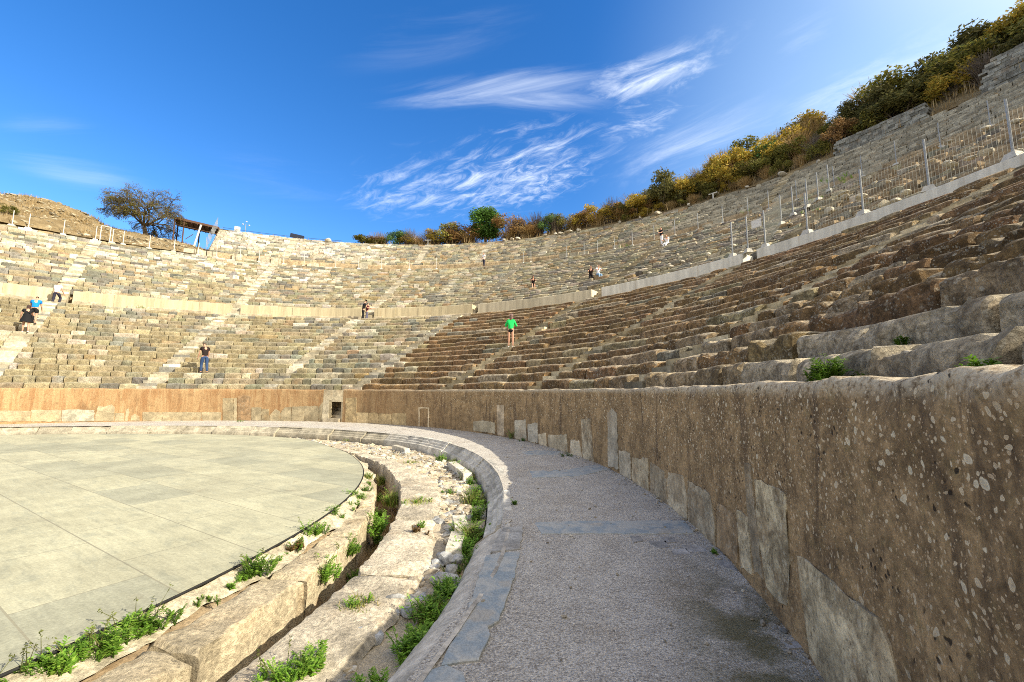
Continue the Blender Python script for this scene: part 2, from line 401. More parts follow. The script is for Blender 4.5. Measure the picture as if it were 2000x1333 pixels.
M_STEEL = m_plain('galvanised_steel', (.30, .315, .32), .5, .2)
M_WIRE = m_plain('fence_wire', (.12, .125, .11), .6, .1)
M_RAIL = m_plain('dark_rail', (.10, .09, .09), .5, .3)
M_WHITE = m_plain('white_paint', (.60, .59, .55), .5)
M_WOOD = m_plain('weathered_wood', (.10, .055, .035), .8)
M_SOLAR = m_plain('solar_glass', (.015, .02, .035), .2)
M_BARK = m_plain('bark', (.085, .065, .042), .95, 0, .5, 12)
def m_leaf(name):
    t, b = new_mat(name)
    at = t.add('ShaderNodeAttribute', attribute_name='tint', attribute_type='GEOMETRY').outputs['Color']
    oi = t.add('ShaderNodeObjectInfo').outputs['Random']
    k = t.ramp(oi, 0, 1, .75, 1.25)
    c = t.mix(1, at, t.add('ShaderNodeCombineColor', {0: k, 1: k, 2: k}).outputs[0], 'MULTIPLY')
    t.l.new(c, b.inputs['Base Color']); b.inputs['Roughness'].default_value = .65
    tr = t.add('ShaderNodeBsdfTranslucent', {'Color': c}); mx = t.add('ShaderNodeMixShader', {0: .30, 1: b.outputs[0], 2: tr.outputs[0]})
    out = [n for n in t.n if n.type == 'OUTPUT_MATERIAL'][0]; t.l.new(mx.outputs[0], out.inputs[0])
    return MATS[name]
M_LEAF = m_leaf('leaf')
M_SKIN = m_plain('skin', (.50, .28, .19), .55, 0, .06)

# ------------------------------------------------------------------ radii that wander (table lookups by theta)
def tab(pts):
    xs, ys = zip(*pts)
    return lambda th: np.interp(th, xs, ys)
R_ORCH = tab([(-80, 11.2), (0, 11.25), (30, 11.22), (47, 11.35), (60, 11.9), (71, 12.0), (96, 12.1), (110, 12.7), (125, 13.6), (160, 13.8)])
R_WALKIN = tab([(-80, 14.2), (-9, 14.12), (0, 14.02), (15, 14.0), (30, 13.98), (42, 13.75), (50, 13.4), (65, 13.0), (82, 12.85), (103, 12.95), (125, 14.2), (160, 14.4)])
R_KFOOT = tab([(-80, 13.8), (-13, 13.74), (0, 13.66), (30, 13.62), (42, 13.35), (50, 13.0), (65, 12.62), (82, 12.5), (103, 12.55), (125, 13.85), (160, 14.0)])
R_CHO = tab([(-80, 12.7), (-12, 12.6), (-7, 12.5), (1.5, 12.3), (12, 12.05), (20, 11.86), (35, 11.58), (50, 11.5)])
R_CHI = tab([(-80, 12.12), (-13, 12.04), (-2, 11.92), (12, 11.55), (20, 11.45), (29, 11.36), (40, 11.34), (50, 11.4)])
ZO = -0.29                                                       # level of the orchestra floor
RW, HW = 16.374, 1.672                                           # podium wall
R1, Z1, HD = 30.24, 8.30, .62                                    # parapet between the tiers
STAIRS = [-32.0, 7.6, 27.6, 48.2, 69.6, 87.6, 108.4, 129.0, 149.0]
def sweep(mb, ths, prof, tint=None, amp=0.0, fr=3.0, flip=False):
    """prof: list of (R or callable(th), z); sweeps it over the angles"""
    a = np.radians(ths); P = np.zeros((len(ths), len(prof), 3))
    for j, (R, z) in enumerate(prof):
        r = R(ths) if callable(R) else np.full(len(ths), float(R))
        zz_ = z(ths) if callable(z) else np.full(len(ths), float(z))
        P[:, j, 0] = CX+r*np.cos(a); P[:, j, 1] = CY+r*np.sin(a); P[:, j, 2] = zz_
    if amp:
        P += amp*np.stack([fbm(P*fr+k*31.7, 3) for k in range(3)], -1)
    mb.grid(P, tint, flip); return P
def adapt(R, th0, th1, k=.02, mn=.03, mx=1.0):
    """angles from th0 to th1, closer together near the camera"""
    out = [th0]; th = th0
    while th < th1:
        p = pol(R, th); d = math.hypot(p.x, p.y)
        th += math.degrees(min(mx, max(mn, k*d))/R); out.append(min(th, th1))
    return np.array(out)

# ------------------------------------------------------------------ ground, orchestra, walkway, drain
mb = MB(); mb.add([(-3000, -3000, -1.6), (3000, -3000, -1.6), (3000, 3000, -1.6), (-3000, 3000, -1.6)], [(0, 1, 2, 3)])
struct(mb.build('ground', M_DIRT))
ths = np.concatenate([np.arange(-80, 160.1, 1.0)]); full = np.arange(-80, 280, 1.0)
rr = R_ORCH(full); a = np.radians(full)
edge = np.stack([CX+rr*np.cos(a), CY+rr*np.sin(a), np.full(len(a), ZO)], 1)
mb = MB(); n = len(edge)
mb.add(np.concatenate([edge, edge-[0, 0, .035]]), [tuple(range(n))]+[(i, i+n, (i+1) % n+n, (i+1) % n) for i in range(n)])
struct(mb.build('orchestra_floor', MATS['orchestra_slabs']))
mb = MB(); mb.tube([pol(float(R_ORCH(t))+.012, t, ZO-.012) for t in np.arange(-60, 62, .5)], .014, 5)  # thin black line along the paving rim
tag(mb.build('edge_strip', m_plain('black_strip', (.02, .02, .02), .8)), 'thin black strip edging the round orchestra paving', 'strip')
# bed below the orchestra rim, drain and rubble zone
ths = np.arange(-80, 160.1, .35)
mb = MB()
chw = lambda t: np.where(t < 48, 0, 1)
depth = lambda t: np.interp(t, [-80, 36, 44, 160], [-.98, -.98, -.42, -.42])
bed = [(lambda t: R_ORCH(t)-.05, ZO-.10), (lambda t: R_ORCH(t)+.10, -.46), (lambda t: np.where(t < 46, R_CHI(t)-.08, R_ORCH(t)+.12), lambda t: np.minimum(-.50, depth(t)*.6)),
       (lambda t: np.where(t < 46, R_CHI(t)+.02, R_ORCH(t)+.14), depth), (lambda t: np.where(t < 46, R_CHO(t)+.06, R_ORCH(t)+.16), lambda t: depth(t)+.01)]
sweep(mb, ths, bed, amp=.035, fr=4)
struct(mb.build('drain_channel', M_DIRT, smooth=60))
mb = MB()
ths = adapt(13, -80, 160, .012, .04, .3)
w0 = lambda t: np.where(t < 46, R_CHO(t)+.04, R_ORCH(t)+.14)
prof = [(lambda t: w0(t), -.80)]
for k in range(22):
    prof.append((lambda t, k=k: w0(t)+(R_KFOOT(t)+.05-w0(t))*k/21, lambda t, k=k: np.full(len(t), -.43-.02*math.sin(k*.5))))
sweep(mb, ths, prof, amp=.022, fr=7)
struct(mb.build('rubble_bed', M_GRIT, smooth=50))
# walkway
mb = MB(); ths = adapt(15.3, -80, 160, .012, .05, .35)
prof = [(lambda t, k=k: (R_WALKIN(t)-.02)+(RW+.05-R_WALKIN(t))*k/16, 0.0) for k in range(17)]
a_ = np.zeros((len(ths), 17, 4)); a_[..., :3] = 1
kk = np.arange(17)[None, :]/16; tt = ths[:, None]
a_[..., 3] = np.clip((kk-.62)/.2, 0, 1)*np.exp(-((tt+13.2)/4.2)**2)
P = sweep(mb, ths, prof, a_, amp=.008, fr=2.0)
struct(mb.build('walkway', MATS['walkway_gravel'], smooth=60))

# ------------------------------------------------------------------ hillside behind the tiers
_sk = sorted(on_cyl(u, v+5, 54.5) for u, v in [(-200, 352), (-100, 360), (0, 373), (60, 379), (100, 386), (150, 404), (190, 424), (215, 440), (250, 448), (290, 455), (350, 468), (390, 480), (415, 487)])
SKY_L = tab([(60, 0), (117.3, 0)]+_sk+[(175, _sk[-1][1]-1.5)])
GAIN = tab([(-80, .0), (6, .0), (15, .45), (21, .80), (34, .78), (47, .72), (58, .62), (75, .40), (90, .22), (98, -.02), (118, -.02)])
Z3 = 22.2; R3 = 51.0
def hill_z(R, th):
    """height of the hill behind the seats"""
    R = np.asarray(R, float); th = np.asarray(th, float)
    g = GAIN(th); up_ = Z3+.05+g*np.clip(R-R3, 0, 9)+np.where(g > .1, .12, -.35)*np.clip(R-R3-9, 0, 60)
    top = SKY_L(th); t = np.clip((R-44.3)/(54.5-44.3), 0, 1)
    left = 16.75+(top-16.75)*(t**.9)+np.where(R > 55.5, -.5*(R-55.5), 0)
    return np.where(th > 117.40, left, up_)
def hill(th0, th1, Ra, Rb, name):
    mb = MB(); T = np.arange(th0, th1+.01, .45); Rs = np.concatenate([np.arange(Ra, 66, .55), np.arange(66, 150, 7)])
    TT, RR_ = np.meshgrid(T, Rs, indexing='ij'); Z = hill_z(RR_, TT)
    a = np.radians(TT); P = np.stack([CX+RR_*np.cos(a), CY+RR_*np.sin(a), Z], -1)
    P[..., 2] += .16*fbm(P*.7, 4)*np.clip((RR_-Ra)*2, 0.15, 1)
    mb.grid(P); return struct(mb.build(name, M_HILL, smooth=60))
hill(-80, 117.45, 51.05, 150, 'hillside'); hill(117.45, 165, 44.35, 150, 'hillside')

# ------------------------------------------------------------------ stone palettes
PAL_L = np.array([(.46, .40, .26), (.36, .31, .19), (.62, .57, .43), (.15, .165, .16), (.23, .23, .175), (.29, .255, .16), (.36, .245, .125), (.70, .66, .55), (.095, .11, .125), (.25, .27, .255), (.42, .355, .21)])
PAL_L = (PAL_L*.62+np.array((.37, .325, .215))*.38)*.96
W_L = np.array([14, 14, 9, 8, 14, 16, 4, 7, 5, 8, 13.]); W_L /= W_L.sum()
PAL_R = 1.03*np.array((1.07, 1.0, .80))*np.array([(.20, .135, .08), (.25, .175, .105), (.16, .105, .06), (.30, .22, .135), (.27, .18, .11), (.34, .29, .21), (.22, .22, .20), (.24, .155, .09)])
W_R = np.array([20, 18, 14, 12, 12, 5, 3, 10.]); W_R /= W_R.sum()
PAL_T = .86*np.array([(.66, .62, .52), (.60, .55, .43), (.72, .70, .62), (.30, .30, .28), (.48, .43, .32), (.54, .50, .40)])
W_T = np.array([24, 20, 18, 8, 10, 18.]); W_T /= W_T.sum()
PAL_M = 1.1*np.array((1.05, 1.0, .9))*np.array([(.30, .29, .24), (.36, .33, .25), (.24, .24, .21), (.42, .38, .28), (.20, .20, .18), (.48, .45, .36), (.33, .25, .15)])
W_M = np.array([20, 20, 16, 14, 10, 8, 8.]); W_M /= W_M.sum()
def pick(rng, mix, A, wa, B, wb):
    if rng.random() < mix: c = B[rng.choice(len(B), p=wb)]
    else: c = A[rng.choice(len(A), p=wa)]
    return np.clip(c*rng.uniform(.84, 1.16)*(1+rng.uniform(-.05, .05, 3)), .02, .85)
def block(mb, rng, R0, z0, rise, tread, ta, tb, tint, worn, d, over=None):
    """one worn seat block from angle ta to tb, front edge at R0"""
    L = math.radians(tb-ta)*R0
    step = min(.5, max(.045, .011*d)); n = max(3, int(L/step)+1)
    near = d < 13
    pr = [(.012, -.10), (.0, rise*.25), (-.006, rise*.6), (.0, rise*.80), (.03, rise*.885), (.12, rise), (tread*.55, rise+.002), (tread+.08, rise-.012)]
    if near: pr = [(.012, -.12), (.004, rise*.1), (.0, rise*.25), (-.004, rise*.4), (-.008, rise*.55), (-.008, rise*.7), (-.004, rise*.76), (.004, rise*.83), (.03, rise*.885), (.075, rise*.945), (.13, rise), (.28, rise*1.004), (tread*.6, rise-.004), (tread*.8, rise-.008), (tread+.08, rise-.012)]
    pr = np.array(pr); k = len(pr)
    if d < 9: pr[:, 0] = np.where((pr[:, 0] > .01) & (pr[:, 0] < .2) & (pr[:, 1] > rise*.7), pr[:, 0]*.5, pr[:, 0])
    t = np.linspace(ta, tb, n)
    if d < 10: worn = min(worn, .95)
    dth = math.degrees((.014+.016*max(0, 1.2-worn)+(rng.uniform(0, .02) if worn > 1 or d < 10 else 0))/R0)
    t[0] += dth; t[-1] -= dth
    drr = rng.uniform(-.035, .035)*worn; dz = rng.uniform(-.045, .03)*worn; tilt = rng.uniform(-.025, .025)*worn
    u = np.linspace(-1, 1, n)
    endr = np.clip((np.abs(u)*L/2-(L/2-.045))/.045, 0, 1) if n > 4 else np.where(np.abs(u) > .99, 1, 0)
    RR_ = R0+drr+pr[None, :, 0]+endr[:, None]*.025*np.exp(-pr[None, :, 0]*6)
    ZZ = z0+dz+pr[None, :, 1]+tilt*u[:, None]*np.clip(pr[None, :, 1]/rise, 0, 1)-endr[:, None]*.02*np.clip(pr[None, :, 1]/rise, 0, 1)
    a = np.radians(t)[:, None]
    P = np.stack([CX+RR_*np.cos(a), CY+RR_*np.sin(a), ZZ], -1)
    if d < 45:
        nose = np.exp(-((pr[:, 0]-.02)/.12)**2)*np.clip(pr[:, 1]/rise, 0, 1)
        f1 = fbm(P*2.6+rng.uniform(0, 50), 2); f2 = fbm(P*9, 3 if near else 1)
        am = worn*(.014*f1+.018*f2)+(worn*.014*fbm(P*26, 2) if near else 0)
        rad = np.stack([np.cos(a), np.sin(a)], -1)*np.ones((n, k, 1))
        P[..., :2] += rad*(am*np.clip(pr[:, 1]/rise*1.5+.3, 0, 1))[..., None]
        er = np.clip(fbm(P*1.9+7.7, 3)-.15, 0, 2)*worn
        if d < 12:                                                   # broken arrises: flat chips, ridged pits
            ch = (np.clip((fbm(P*3.1+3.3, 2)-.22)/.10, 0, 1)+np.clip((fbm(P*6.5+1.3, 2)-.30)/.08, 0, 1)*.5)*nose[None, :]
            P[..., 2] -= ch*.045*(.4+worn); P[..., :2] += rad*(ch*.035*(.4+worn)-.020*np.abs(fbm(P*5.0+11, 2)))[..., None]
        P[..., 2] -= (er*.07*nose[None, :]) - worn*.014*f2*np.clip(pr[None, :, 0]*8, 0, 1)
        P[..., :2] += rad*(er*.05*nose[None, :])[..., None]
    tn = np.tile(np.array(tint, float), (n, k, 1))                   # treads tinted pale for wear and to paint sunlit edges; faces stay overgrown
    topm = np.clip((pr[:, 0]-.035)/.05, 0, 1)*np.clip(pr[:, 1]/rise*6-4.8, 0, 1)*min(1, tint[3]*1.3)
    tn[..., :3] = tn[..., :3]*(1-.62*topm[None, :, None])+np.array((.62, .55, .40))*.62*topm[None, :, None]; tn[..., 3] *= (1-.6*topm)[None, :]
    mb.grid(P, tn, flip=True)
    e = np.arange(k)
    mb.add(P[0], [tuple(e[::-1])], tint); mb.add(P[-1], [tuple(e)], tint)
sm = lambda x, a, b: float(np.clip((x-a)/(b-a), 0, 1))
def row(name, parent, R0, z0, rise, tread, th0, th1, gaps, style, seed, skip=None, miss=.02, rows_big=False, drop=0.0):
    rng = np.random.default_rng(seed); mb = MB(); th = th0
    while th < th1-.05:
        inside = [g for g in gaps if g[0]-.001 <= th < g[1]]
        if inside: th = inside[0][1]; continue
        p = pol(R0, th); d = max(.8, math.hypot(p.x, p.y))
        big_ = sm(th, 74, 60) if rows_big else 0
        L = (rng.uniform(.38, .95) if rng.random() < .8 else rng.uniform(.95, 1.5))*(1+.75*big_)
        if d < 10: L = rng.uniform(.55, 1.2) if th > -8 else rng.uniform(.8, 1.5)
        if th < -28 or th > 142: L = 2.0
        tb = th+math.degrees(L/R0)
        for g in gaps:
            if th < g[0] < tb+.6*math.degrees(.5/R0): tb = g[0]; break
        tb = min(tb, th1)
        mid = (th+tb)/2
        tint, worn, m = style(rng, mid, R0)
        if rng.random() > max(miss, m) and not (skip and skip[0] < mid < skip[1]):
            block(mb, rng, R0, z0-drop*sm(mid, -6, -12), rise, tread, th, tb, tint, worn, d)
        th = tb
    return mb.build(name, M_SEAT, parent, smooth=24 if R0 < 21 else 34)
def core(name, parent, rows, th0, th1, tail, deep=.13):
    mb = MB(); ths = np.linspace(th0, th1, int((th1-th0)/.6)+2); prof = [(rows[0][0]+rows[0][3]*.56, rows[0][1]-1.3)]
    for R0, z0, rise, tread in rows:
        prof += [(R0+tread*.56, z0-deep), (R0+tread*.57, z0+rise-deep)]
    prof += tail
    sweep(mb, ths, prof, amp=.03, fr=3.0, flip=True)
    return mb.build(name, M_CORE, parent)
def stairs(name, parent, rows, thc, width, seed, pale=1.0, broken=0.0):
    rng = np.random.default_rng(seed); mb = MB()
    for i, (R0, z0, rise, tread) in enumerate(rows):
        for h in (0, 1):
            if rng.random() < broken: continue
            r = R0-.02+h*tread*.5; z = z0+rise*.5*(h+1)+rng.uniform(-.015, .015); w = width*rng.uniform(.985, 1.03)
            p = pol(r+tread*.28, thc+math.degrees(rng.uniform(-.05, .05)/r), z-.10)
            c = PAL_T[rng.choice(len(PAL_T), p=W_T)]*rng.uniform(.85, 1.1)*pale
            c = c*np.array((1.0, .90, .70))*rng.uniform(.8, 1.12) if thc < 66 else c*np.array((1.0, .97, .90))*rng.uniform(.82, 1.12)
            mb.box(p-Vector((0, 0, .13)), (tread*.60, w, .46), math.radians(thc)+rng.uniform(-.03, .03), (*c, .25*(1.2-pale)*2))
    return mb.build(name, M_STAIR, parent)
def gap(R, thc, w): h = math.degrees(w/2/R); return (thc-h, thc+h)
sm = lambda x, a, b: float(np.clip((x-a)/(b-a), 0, 1))

# ------------------------------------------------------------------ lower tier
RISE, TREAD = .333, .64
LOW = [(16.80+i*TREAD, 1.64+i*RISE, RISE, TREAD) for i in range(18)]
def st_low(rng, th, R):
    rm = sm(th, 74, 60)                                          # brown lichen grown stone towards the right
    if rng.random() < .5: rm = sm(th, 70.5, 69)
    c = pick(rng, rm, PAL_L, W_L, PAL_R, W_R)
    if th < 8 and R < 17.0 and rng.random() < .8: c = np.array((.46, .355, .215))*rng.uniform(.8, 1.15)
    elif th < -7.5 and 17 < R < 17.6: c = np.array((.54, .43, .27))*rng.uniform(.9, 1.1)
    elif th < 12 and R < 20 and rng.random() < .25: c = np.array((.38, .29, .18))*rng.uniform(.8, 1.2)
    if th > 88 and fbm(np.array([[R*.35, th*.14, 5.0]]), 2)[0] > .1 and rng.random() < .6: c = np.array((.35, .295, .175))*rng.uniform(.8, 1.12)
    if rm > .5 and rng.random() < .05: c = np.array((.46, .38, .26))
    age = .30+.62*sm(th, 72, 55)
    worn = .7+.30*sm(th, 70, 40)
    if th < -7 and R < 17.7: c = np.array((.60, .51, .36))*rng.uniform(.8, 1.1); age = .72; worn = .6
    return (*c, age), worn, .015+.02*sm(th, 70, 40)*(th > -5)
TH0, TH1 = -74.0, 156.0
def tier(rows, stair_th, th0, th1, style, seed, labels, slabels, tname, tail, pale_of, broken_of, lead=(), big=False, miss=.02, last_tread=None, drops=(), sw=.82):
    """wedges of rows between radial stairways; every wedge and every flight is a thing of its own"""
    cuts = [th0]+[s for s in stair_th if th0 < s < th1]+[th1]
    for w, (ta, tb) in enumerate(zip(cuts, cuts[1:])):
        c = pol(rows[0][0], (ta+tb)/2, rows[0][1])
        lab = labels.get(w, f'{tname} seating wedge outside the frame')
        t = thing('seating_wedge', lab, 'seating', c, group=None if w in labels else f'{tname} wedges outside the frame')
        core('mortar_core', t, rows, ta, tb, tail, .25 if (big and tb < 20) else .13)
        for i, (R0, z0, ri, tr) in enumerate(rows):
            h = math.degrees(sw/2/R0)
            row('seat_row', t, R0, z0, ri, tr if i < len(rows)-1 else (last_tread or tr), ta+(h if w > 0 else 0), tb-(h if w < len(cuts)-2 else 0), [], style, seed+100*w+i, miss=miss, rows_big=big, drop=drops[i] if i < len(drops) else 0)
    for k, s in enumerate(stair_th):
        lab = slabels.get(k, f'{tname} stairway outside the frame')
        c = pol(rows[0][0], s, rows[0][1]); t = thing('stairway', lab, 'stairs', c, group=None if k in slabels else f'{tname} stairways outside the frame')
        stairs('steps', t, list(lead)+rows, s, sw+.03, seed+5000+k, pale_of(s), broken_of(s))
tier(LOW, STAIRS, TH0, TH1, st_low, 1000,
     {1: 'lowest wedge of huge lichen grown blocks behind the round green weed', 2: 'brown lowest wedge between the two rightmost lower stairways', 3: 'brown lowest wedge right of the climber in bright green', 4: 'brown lowest wedge above the small square frame, left of the climber in green',
      5: 'patchwork coloured lowest wedge just left of the small doorway', 6: 'sunlit lowest wedge on which the person in dark tee and jeans stands', 7: 'sunlit lowest wedge with one lone green weed, right of the climbing people', 8: 'lowest wedge at the left edge, left of the climbing people'},
     {2: 'brown worn lowest stairway at the right, second from the near end', 3: 'long lowest stairway of pale steps right of the climber in green', 4: 'brown lowest stairway on which the climber in green stands', 5: 'lowest stairway rising above the small doorway', 6: 'lowest stairway leading up to the couple in black', 7: 'pale lowest stairway left above the person in dark tee', 8: 'pale lowest stairway carrying the people in blue tee and black dress'},
     'lowest', [(28.3, 7.54), (30.5, 7.58)], lambda s: 1.0 if s > 68 else .95, lambda s: .03, big=True, last_tread=1.9, drops=(.10, .15, .04))

# ------------------------------------------------------------------ middle tier
MR, MT = .3409, .565
MID = [(31.25+i*MT, 8.88+i*MR, MR, MT) for i in range(22)]
def st_mid(rng, th, R):
    c = pick(rng, sm(th, 108, 70)*.55 if th > 48 else .55+.45*sm(th, 48, 30), PAL_L, W_L, PAL_M, W_M)
    if th > 100 and R > 38 and rng.random() < .45: c = pick(rng, 1, PAL_L, W_L, PAL_T, W_T)
    if rng.random() < .3*sm(th, 62, 48)*sm(th, 22, 30): c = c*.8
    ruin = sm(th, 27.5, 25)                                      # the collapsed wedge behind the mesh fence
    if ruin and rng.random() < .6: c = np.array((.33, .25, .15))*rng.uniform(.7, 1.3)
    age = .18+.25*sm(th, 70, 40)
    return (*c, age), .9+.5*sm(th, 60, 40)+.8*ruin, .03+.04*sm(th, 70, 45)+.33*ruin
tier(MID, STAIRS, TH0, TH1, st_mid, 20000,
     {2: 'ruined middle wedge of earth and scattered stones behind the near mesh fence', 3: 'grey middle wedge with pale loose blocks, left of the climbing fence', 4: 'middle wedge on which the seated pair rests', 5: 'middle wedge with the crouching bare legged person at its right side', 6: 'sunlit middle wedge above and left of the couple in black', 7: 'sunlit middle wedge below the left end of the white upper rows', 8: 'left middle wedge of white and grey blocks below the dry hill'},
     {2: 'ruined middle stairway overgrown behind the mesh fence', 3: 'middle stairway behind the gap in the grey concrete parapet', 4: 'middle stairway left of the seated pair', 5: 'middle stairway above the parapet gap left of the crouching person', 6: 'middle stairway above the couple in black', 7: 'middle stairway above the narrow parapet gap on the left', 8: 'middle stairway above the person in the white tee'},
     'middle', [(43.7, 16.33), (45.2, 16.36)], lambda s: 1.0 if s > 80 else .8, lambda s: .08 if s > 30 else .3, lead=[(29.9, 7.60, .52, .46), (30.36, 8.12, .40, .46), (30.82, 8.52, .36, .44)], miss=.03, last_tread=1.3, sw=.85)
MSTAIRS2 = [117.2, 97.9, 78.4, 58.2, 38.0]
for k, s_ in enumerate(MSTAIRS2):
    t = thing('stairway', ['pale thin stairway between the two left middle stairways', 'thin pale stairway below the white upper rows', 'faint stairway below the tiny person in white', 'faint stairway just left of the crouching person', 'broken stairway through the grey middle rows'][k], 'stairs', pol(36, s_, 11.6))
    stairs('steps', t, [(r-.04, z+.015, a_, b_) for r, z, a_, b_ in MID[4+k % 3:20]], s_, .7, 7700+k, 1.0 if s_ > 70 else .85, .12)

# ------------------------------------------------------------------ upper tier
UR, UT = .343, .432
UPP = [(45.0+i*UT, 17.40+i*UR, UR, UT) for i in range(14)]
def st_upp(rng, th, R):
    white = sm(th, 90, 97)*sm(R, 45.2, 46.2) if th > 80 else 0
    if white and rng.random() < white*.86: c = pick(rng, 1, PAL_L, W_L, PAL_T, W_T)
    else: c = pick(rng, .75, PAL_L, W_L, PAL_M, W_M)*(.85 if th < 45 else 1)
    if th < 48: c = np.array((.345, .315, .235))*rng.uniform(.65, 1.35)
    return (*c, .12), 1.1, .03
UTH1 = 117.4
USTAIRS = [-22.0, -2.0, 17.0, 37.6, 57.0, 67.2, 77.4, 87.5, 97.3, 107.6]
tier(UPP, USTAIRS, TH0, UTH1, st_upp, 40000,
     {3: 'grey upper wedge below the dense shaded scrub at the right edge', 4: 'grey upper wedge below the golden bushes', 5: 'upper wedge between the two ribbed pale stairways on the right', 6: 'upper wedge below the brown scrub right of the pine', 7: 'upper wedge directly below the round pine', 8: 'upper wedge below the yellow bushes left of the pine, white at one end', 9: 'white marble upper wedge below the small bare shrub', 10: 'white marble upper wedge at the broken left end below the solar panel', 2: 'upper wedge beyond the right edge'},
     {2: 'upper stairway at the right edge behind the fence posts', 3: 'upper stairway of pale teeth climbing below the T shaped marker', 4: 'upper stairway below the yellow scrub', 5: 'long pale ribbed upper stairway right of the pine', 6: 'pale ribbed upper stairway above the tiny person in white', 7: 'upper stairway at the right border of the white rows', 8: 'white upper stairway with a dark foot, below the small bare shrub', 9: 'white upper stairway below the solar panel'},
     'upper', [(51.0, 22.15), (52.5, 22.2)], lambda s: 1.0 if s > 60 else .85, lambda s: .04, miss=.035, sw=.85)
mb = MB()     # masonry facing below the upper rows and its left end wall
ths = np.arange(TH0, UTH1+.01, .25)
sweep(mb, ths, [(44.86, 16.3), (44.85, 16.6), (44.85, 16.95), (44.86, 17.25), (44.92, 17.42), (45.2, 17.42)], (.36, .32, .23, .2), amp=.05, fr=2.2, flip=True)
e = [(44.86, 16.3)]+[q for R0, z0, ri, tr in UPP for q in ((R0, z0), (R0, z0+ri))]+[(52.5, 22.2), (52.5, 15.5), (44.86, 15.5)]
mb.add([tuple(pol(r, UTH1+.03, z)) for r, z in e], [tuple(range(len(e)))], (.50, .45, .34, .1))
tag(mb.build('retaining_face', M_CORE), 'rough masonry face below the uppermost rows along the upper gangway', 'wall')
# ------------------------------------------------------------------ podium wall with its marble facing
def podium(name, th0, th1, label, group=None):
    mid_ = pol(RW, (th0+th1)/2)
    t = thing(name, label, 'wall', (mid_.x, mid_.y, 0), group=group)
    mb = MB(); ths = adapt(RW, th0, th1, .016, .028, .35)
    prof = [(RW-.005, -.12)]+[(RW, z) for z in np.linspace(.0, HW-.10, 26)]+[(RW, HW-.06), (RW+.005, HW-.02), (RW+.03, HW), (RW+.09, HW+.005), (RW+.2, HW), (RW+.32, HW-.005), (RW+.5, HW-.04)]
    a = np.radians(ths); P = np.zeros((len(ths), len(prof), 3))
    for j, (R, z) in enumerate(prof): P[:, j] = np.stack([CX+R*np.cos(a), CY+R*np.sin(a), np.full(len(a), z)], 1)
    h = np.array([q[1] for q in prof]); cre = np.clip((h-1.50)/.16, 0, 1)[None, :]
    rad = np.stack([np.cos(a), np.sin(a)], -1)[:, None, :]
    f = fbm(P*np.array([1.2, 1.2, .8]), 3)*.012+fbm(P*7, 3)*.006
    P[..., :2] += rad*(f+cre*np.clip(fbm(P*3.1+9, 3), -.2, 1)*.05)[..., None]
    P[..., 2] += cre*(fbm(P*2.3+4, 3)*.020+fbm(P*11, 3)*.016)
    tn = np.ones((len(ths), len(prof), 4)); tn[..., 3] = np.clip((76-ths)/34, 0, 1)[:, None]
    mb.grid(P, tn, flip=True)
    k = len(prof); mb.add(np.concatenate([P[-1], [P[-1, -1]*[1, 1, 0]+[0, 0, -.1]]]), [tuple(range(k+1))], tn[-1, 0]); mb.add(np.concatenate([P[0], [P[0, -1]*[1, 1, 0]+[0, 0, -.1]]]), [tuple(range(k+1))[::-1]], tn[0, 0])
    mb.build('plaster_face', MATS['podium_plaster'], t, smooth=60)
    return t
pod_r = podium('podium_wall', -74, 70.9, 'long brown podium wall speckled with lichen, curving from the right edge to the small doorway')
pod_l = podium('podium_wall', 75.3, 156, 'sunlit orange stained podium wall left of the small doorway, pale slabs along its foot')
def zx(ox, oy, k, pts): return [(ox+x/k, oy+y/k) for x, y in pts]
def panel(parent, pxs, col, age, rng, proud=.014):
    q = [on_cyl(u, v, RW-.02) for u, v in pxs]
    pts = []
    for (ta, za), (tb, zb) in zip(q, q[1:]+q[:1]):               # broken edges
        L = math.hypot(math.radians(tb-ta)*RW, zb-za); n = max(1, int(L/.07))
        for i in range(n):
            s = i/n; j = .0 if i == 0 else rng.uniform(-.02, .02)
            pts.append((ta+(tb-ta)*s+math.degrees(j/RW), max(-.02, za+(zb-za)*s+j)))
    n = len(pts)
    F = [pol(RW-proud, t, z) for t, z in pts]; c = np.mean([[t, z] for t, z in pts], 0)
    F2 = [pol(RW-proud+.006, t+(t-c[0])*.012, z+(z-c[1])*.012) for t, z in pts]
    B = [pol(RW+.02, t, z) for t, z in pts]
    bm = bmesh.new(); vf = [bm.verts.new(p) for p in F]; v2 = [bm.verts.new(p) for p in F2]; vb = [bm.verts.new(p) for p in B]
    bm.faces.new(vf)
    for i in range(n):
        j = (i+1) % n
        bm.faces.new((vf[i], v2[i], v2[j], vf[j])); bm.faces.new((v2[i], vb[i], vb[j], v2[j]))
    bmesh.ops.triangulate(bm, faces=[f for f in bm.faces if len(f.verts) > 4]); bmesh.ops.recalc_face_normals(bm, faces=bm.faces[:])
    me = bpy.data.meshes.new('marble_slab'); bm.to_mesh(me); bm.free()
    at = me.color_attributes.new('tint', 'FLOAT_COLOR', 'POINT')
    at.data.foreach_set('color', np.tile(np.array((*((col[0]*1.3, col[1]*1.18, col[2]*.98) if parent is pod_r else (col[0]*.86, col[1]*.84, col[2]*.80)), age), np.float32), (len(me.vertices), 1)).ravel())
    me.materials.append(M_PANEL)
    o = bpy.data.objects.new('marble_slab', me); COL.objects.link(o); o.parent = parent; o.matrix_parent_inverse = parent.matrix_basis.inverted()
    return o
rng = np.random.default_rng(5)
A8 = lambda p: zx(1400, 700, 2.107, p)
A7 = lambda p: zx(900, 800, 2.501, p)
A4 = lambda p: zx(500, 700, 4, p)
A4l = lambda p: zx(0, 700, 4, p)
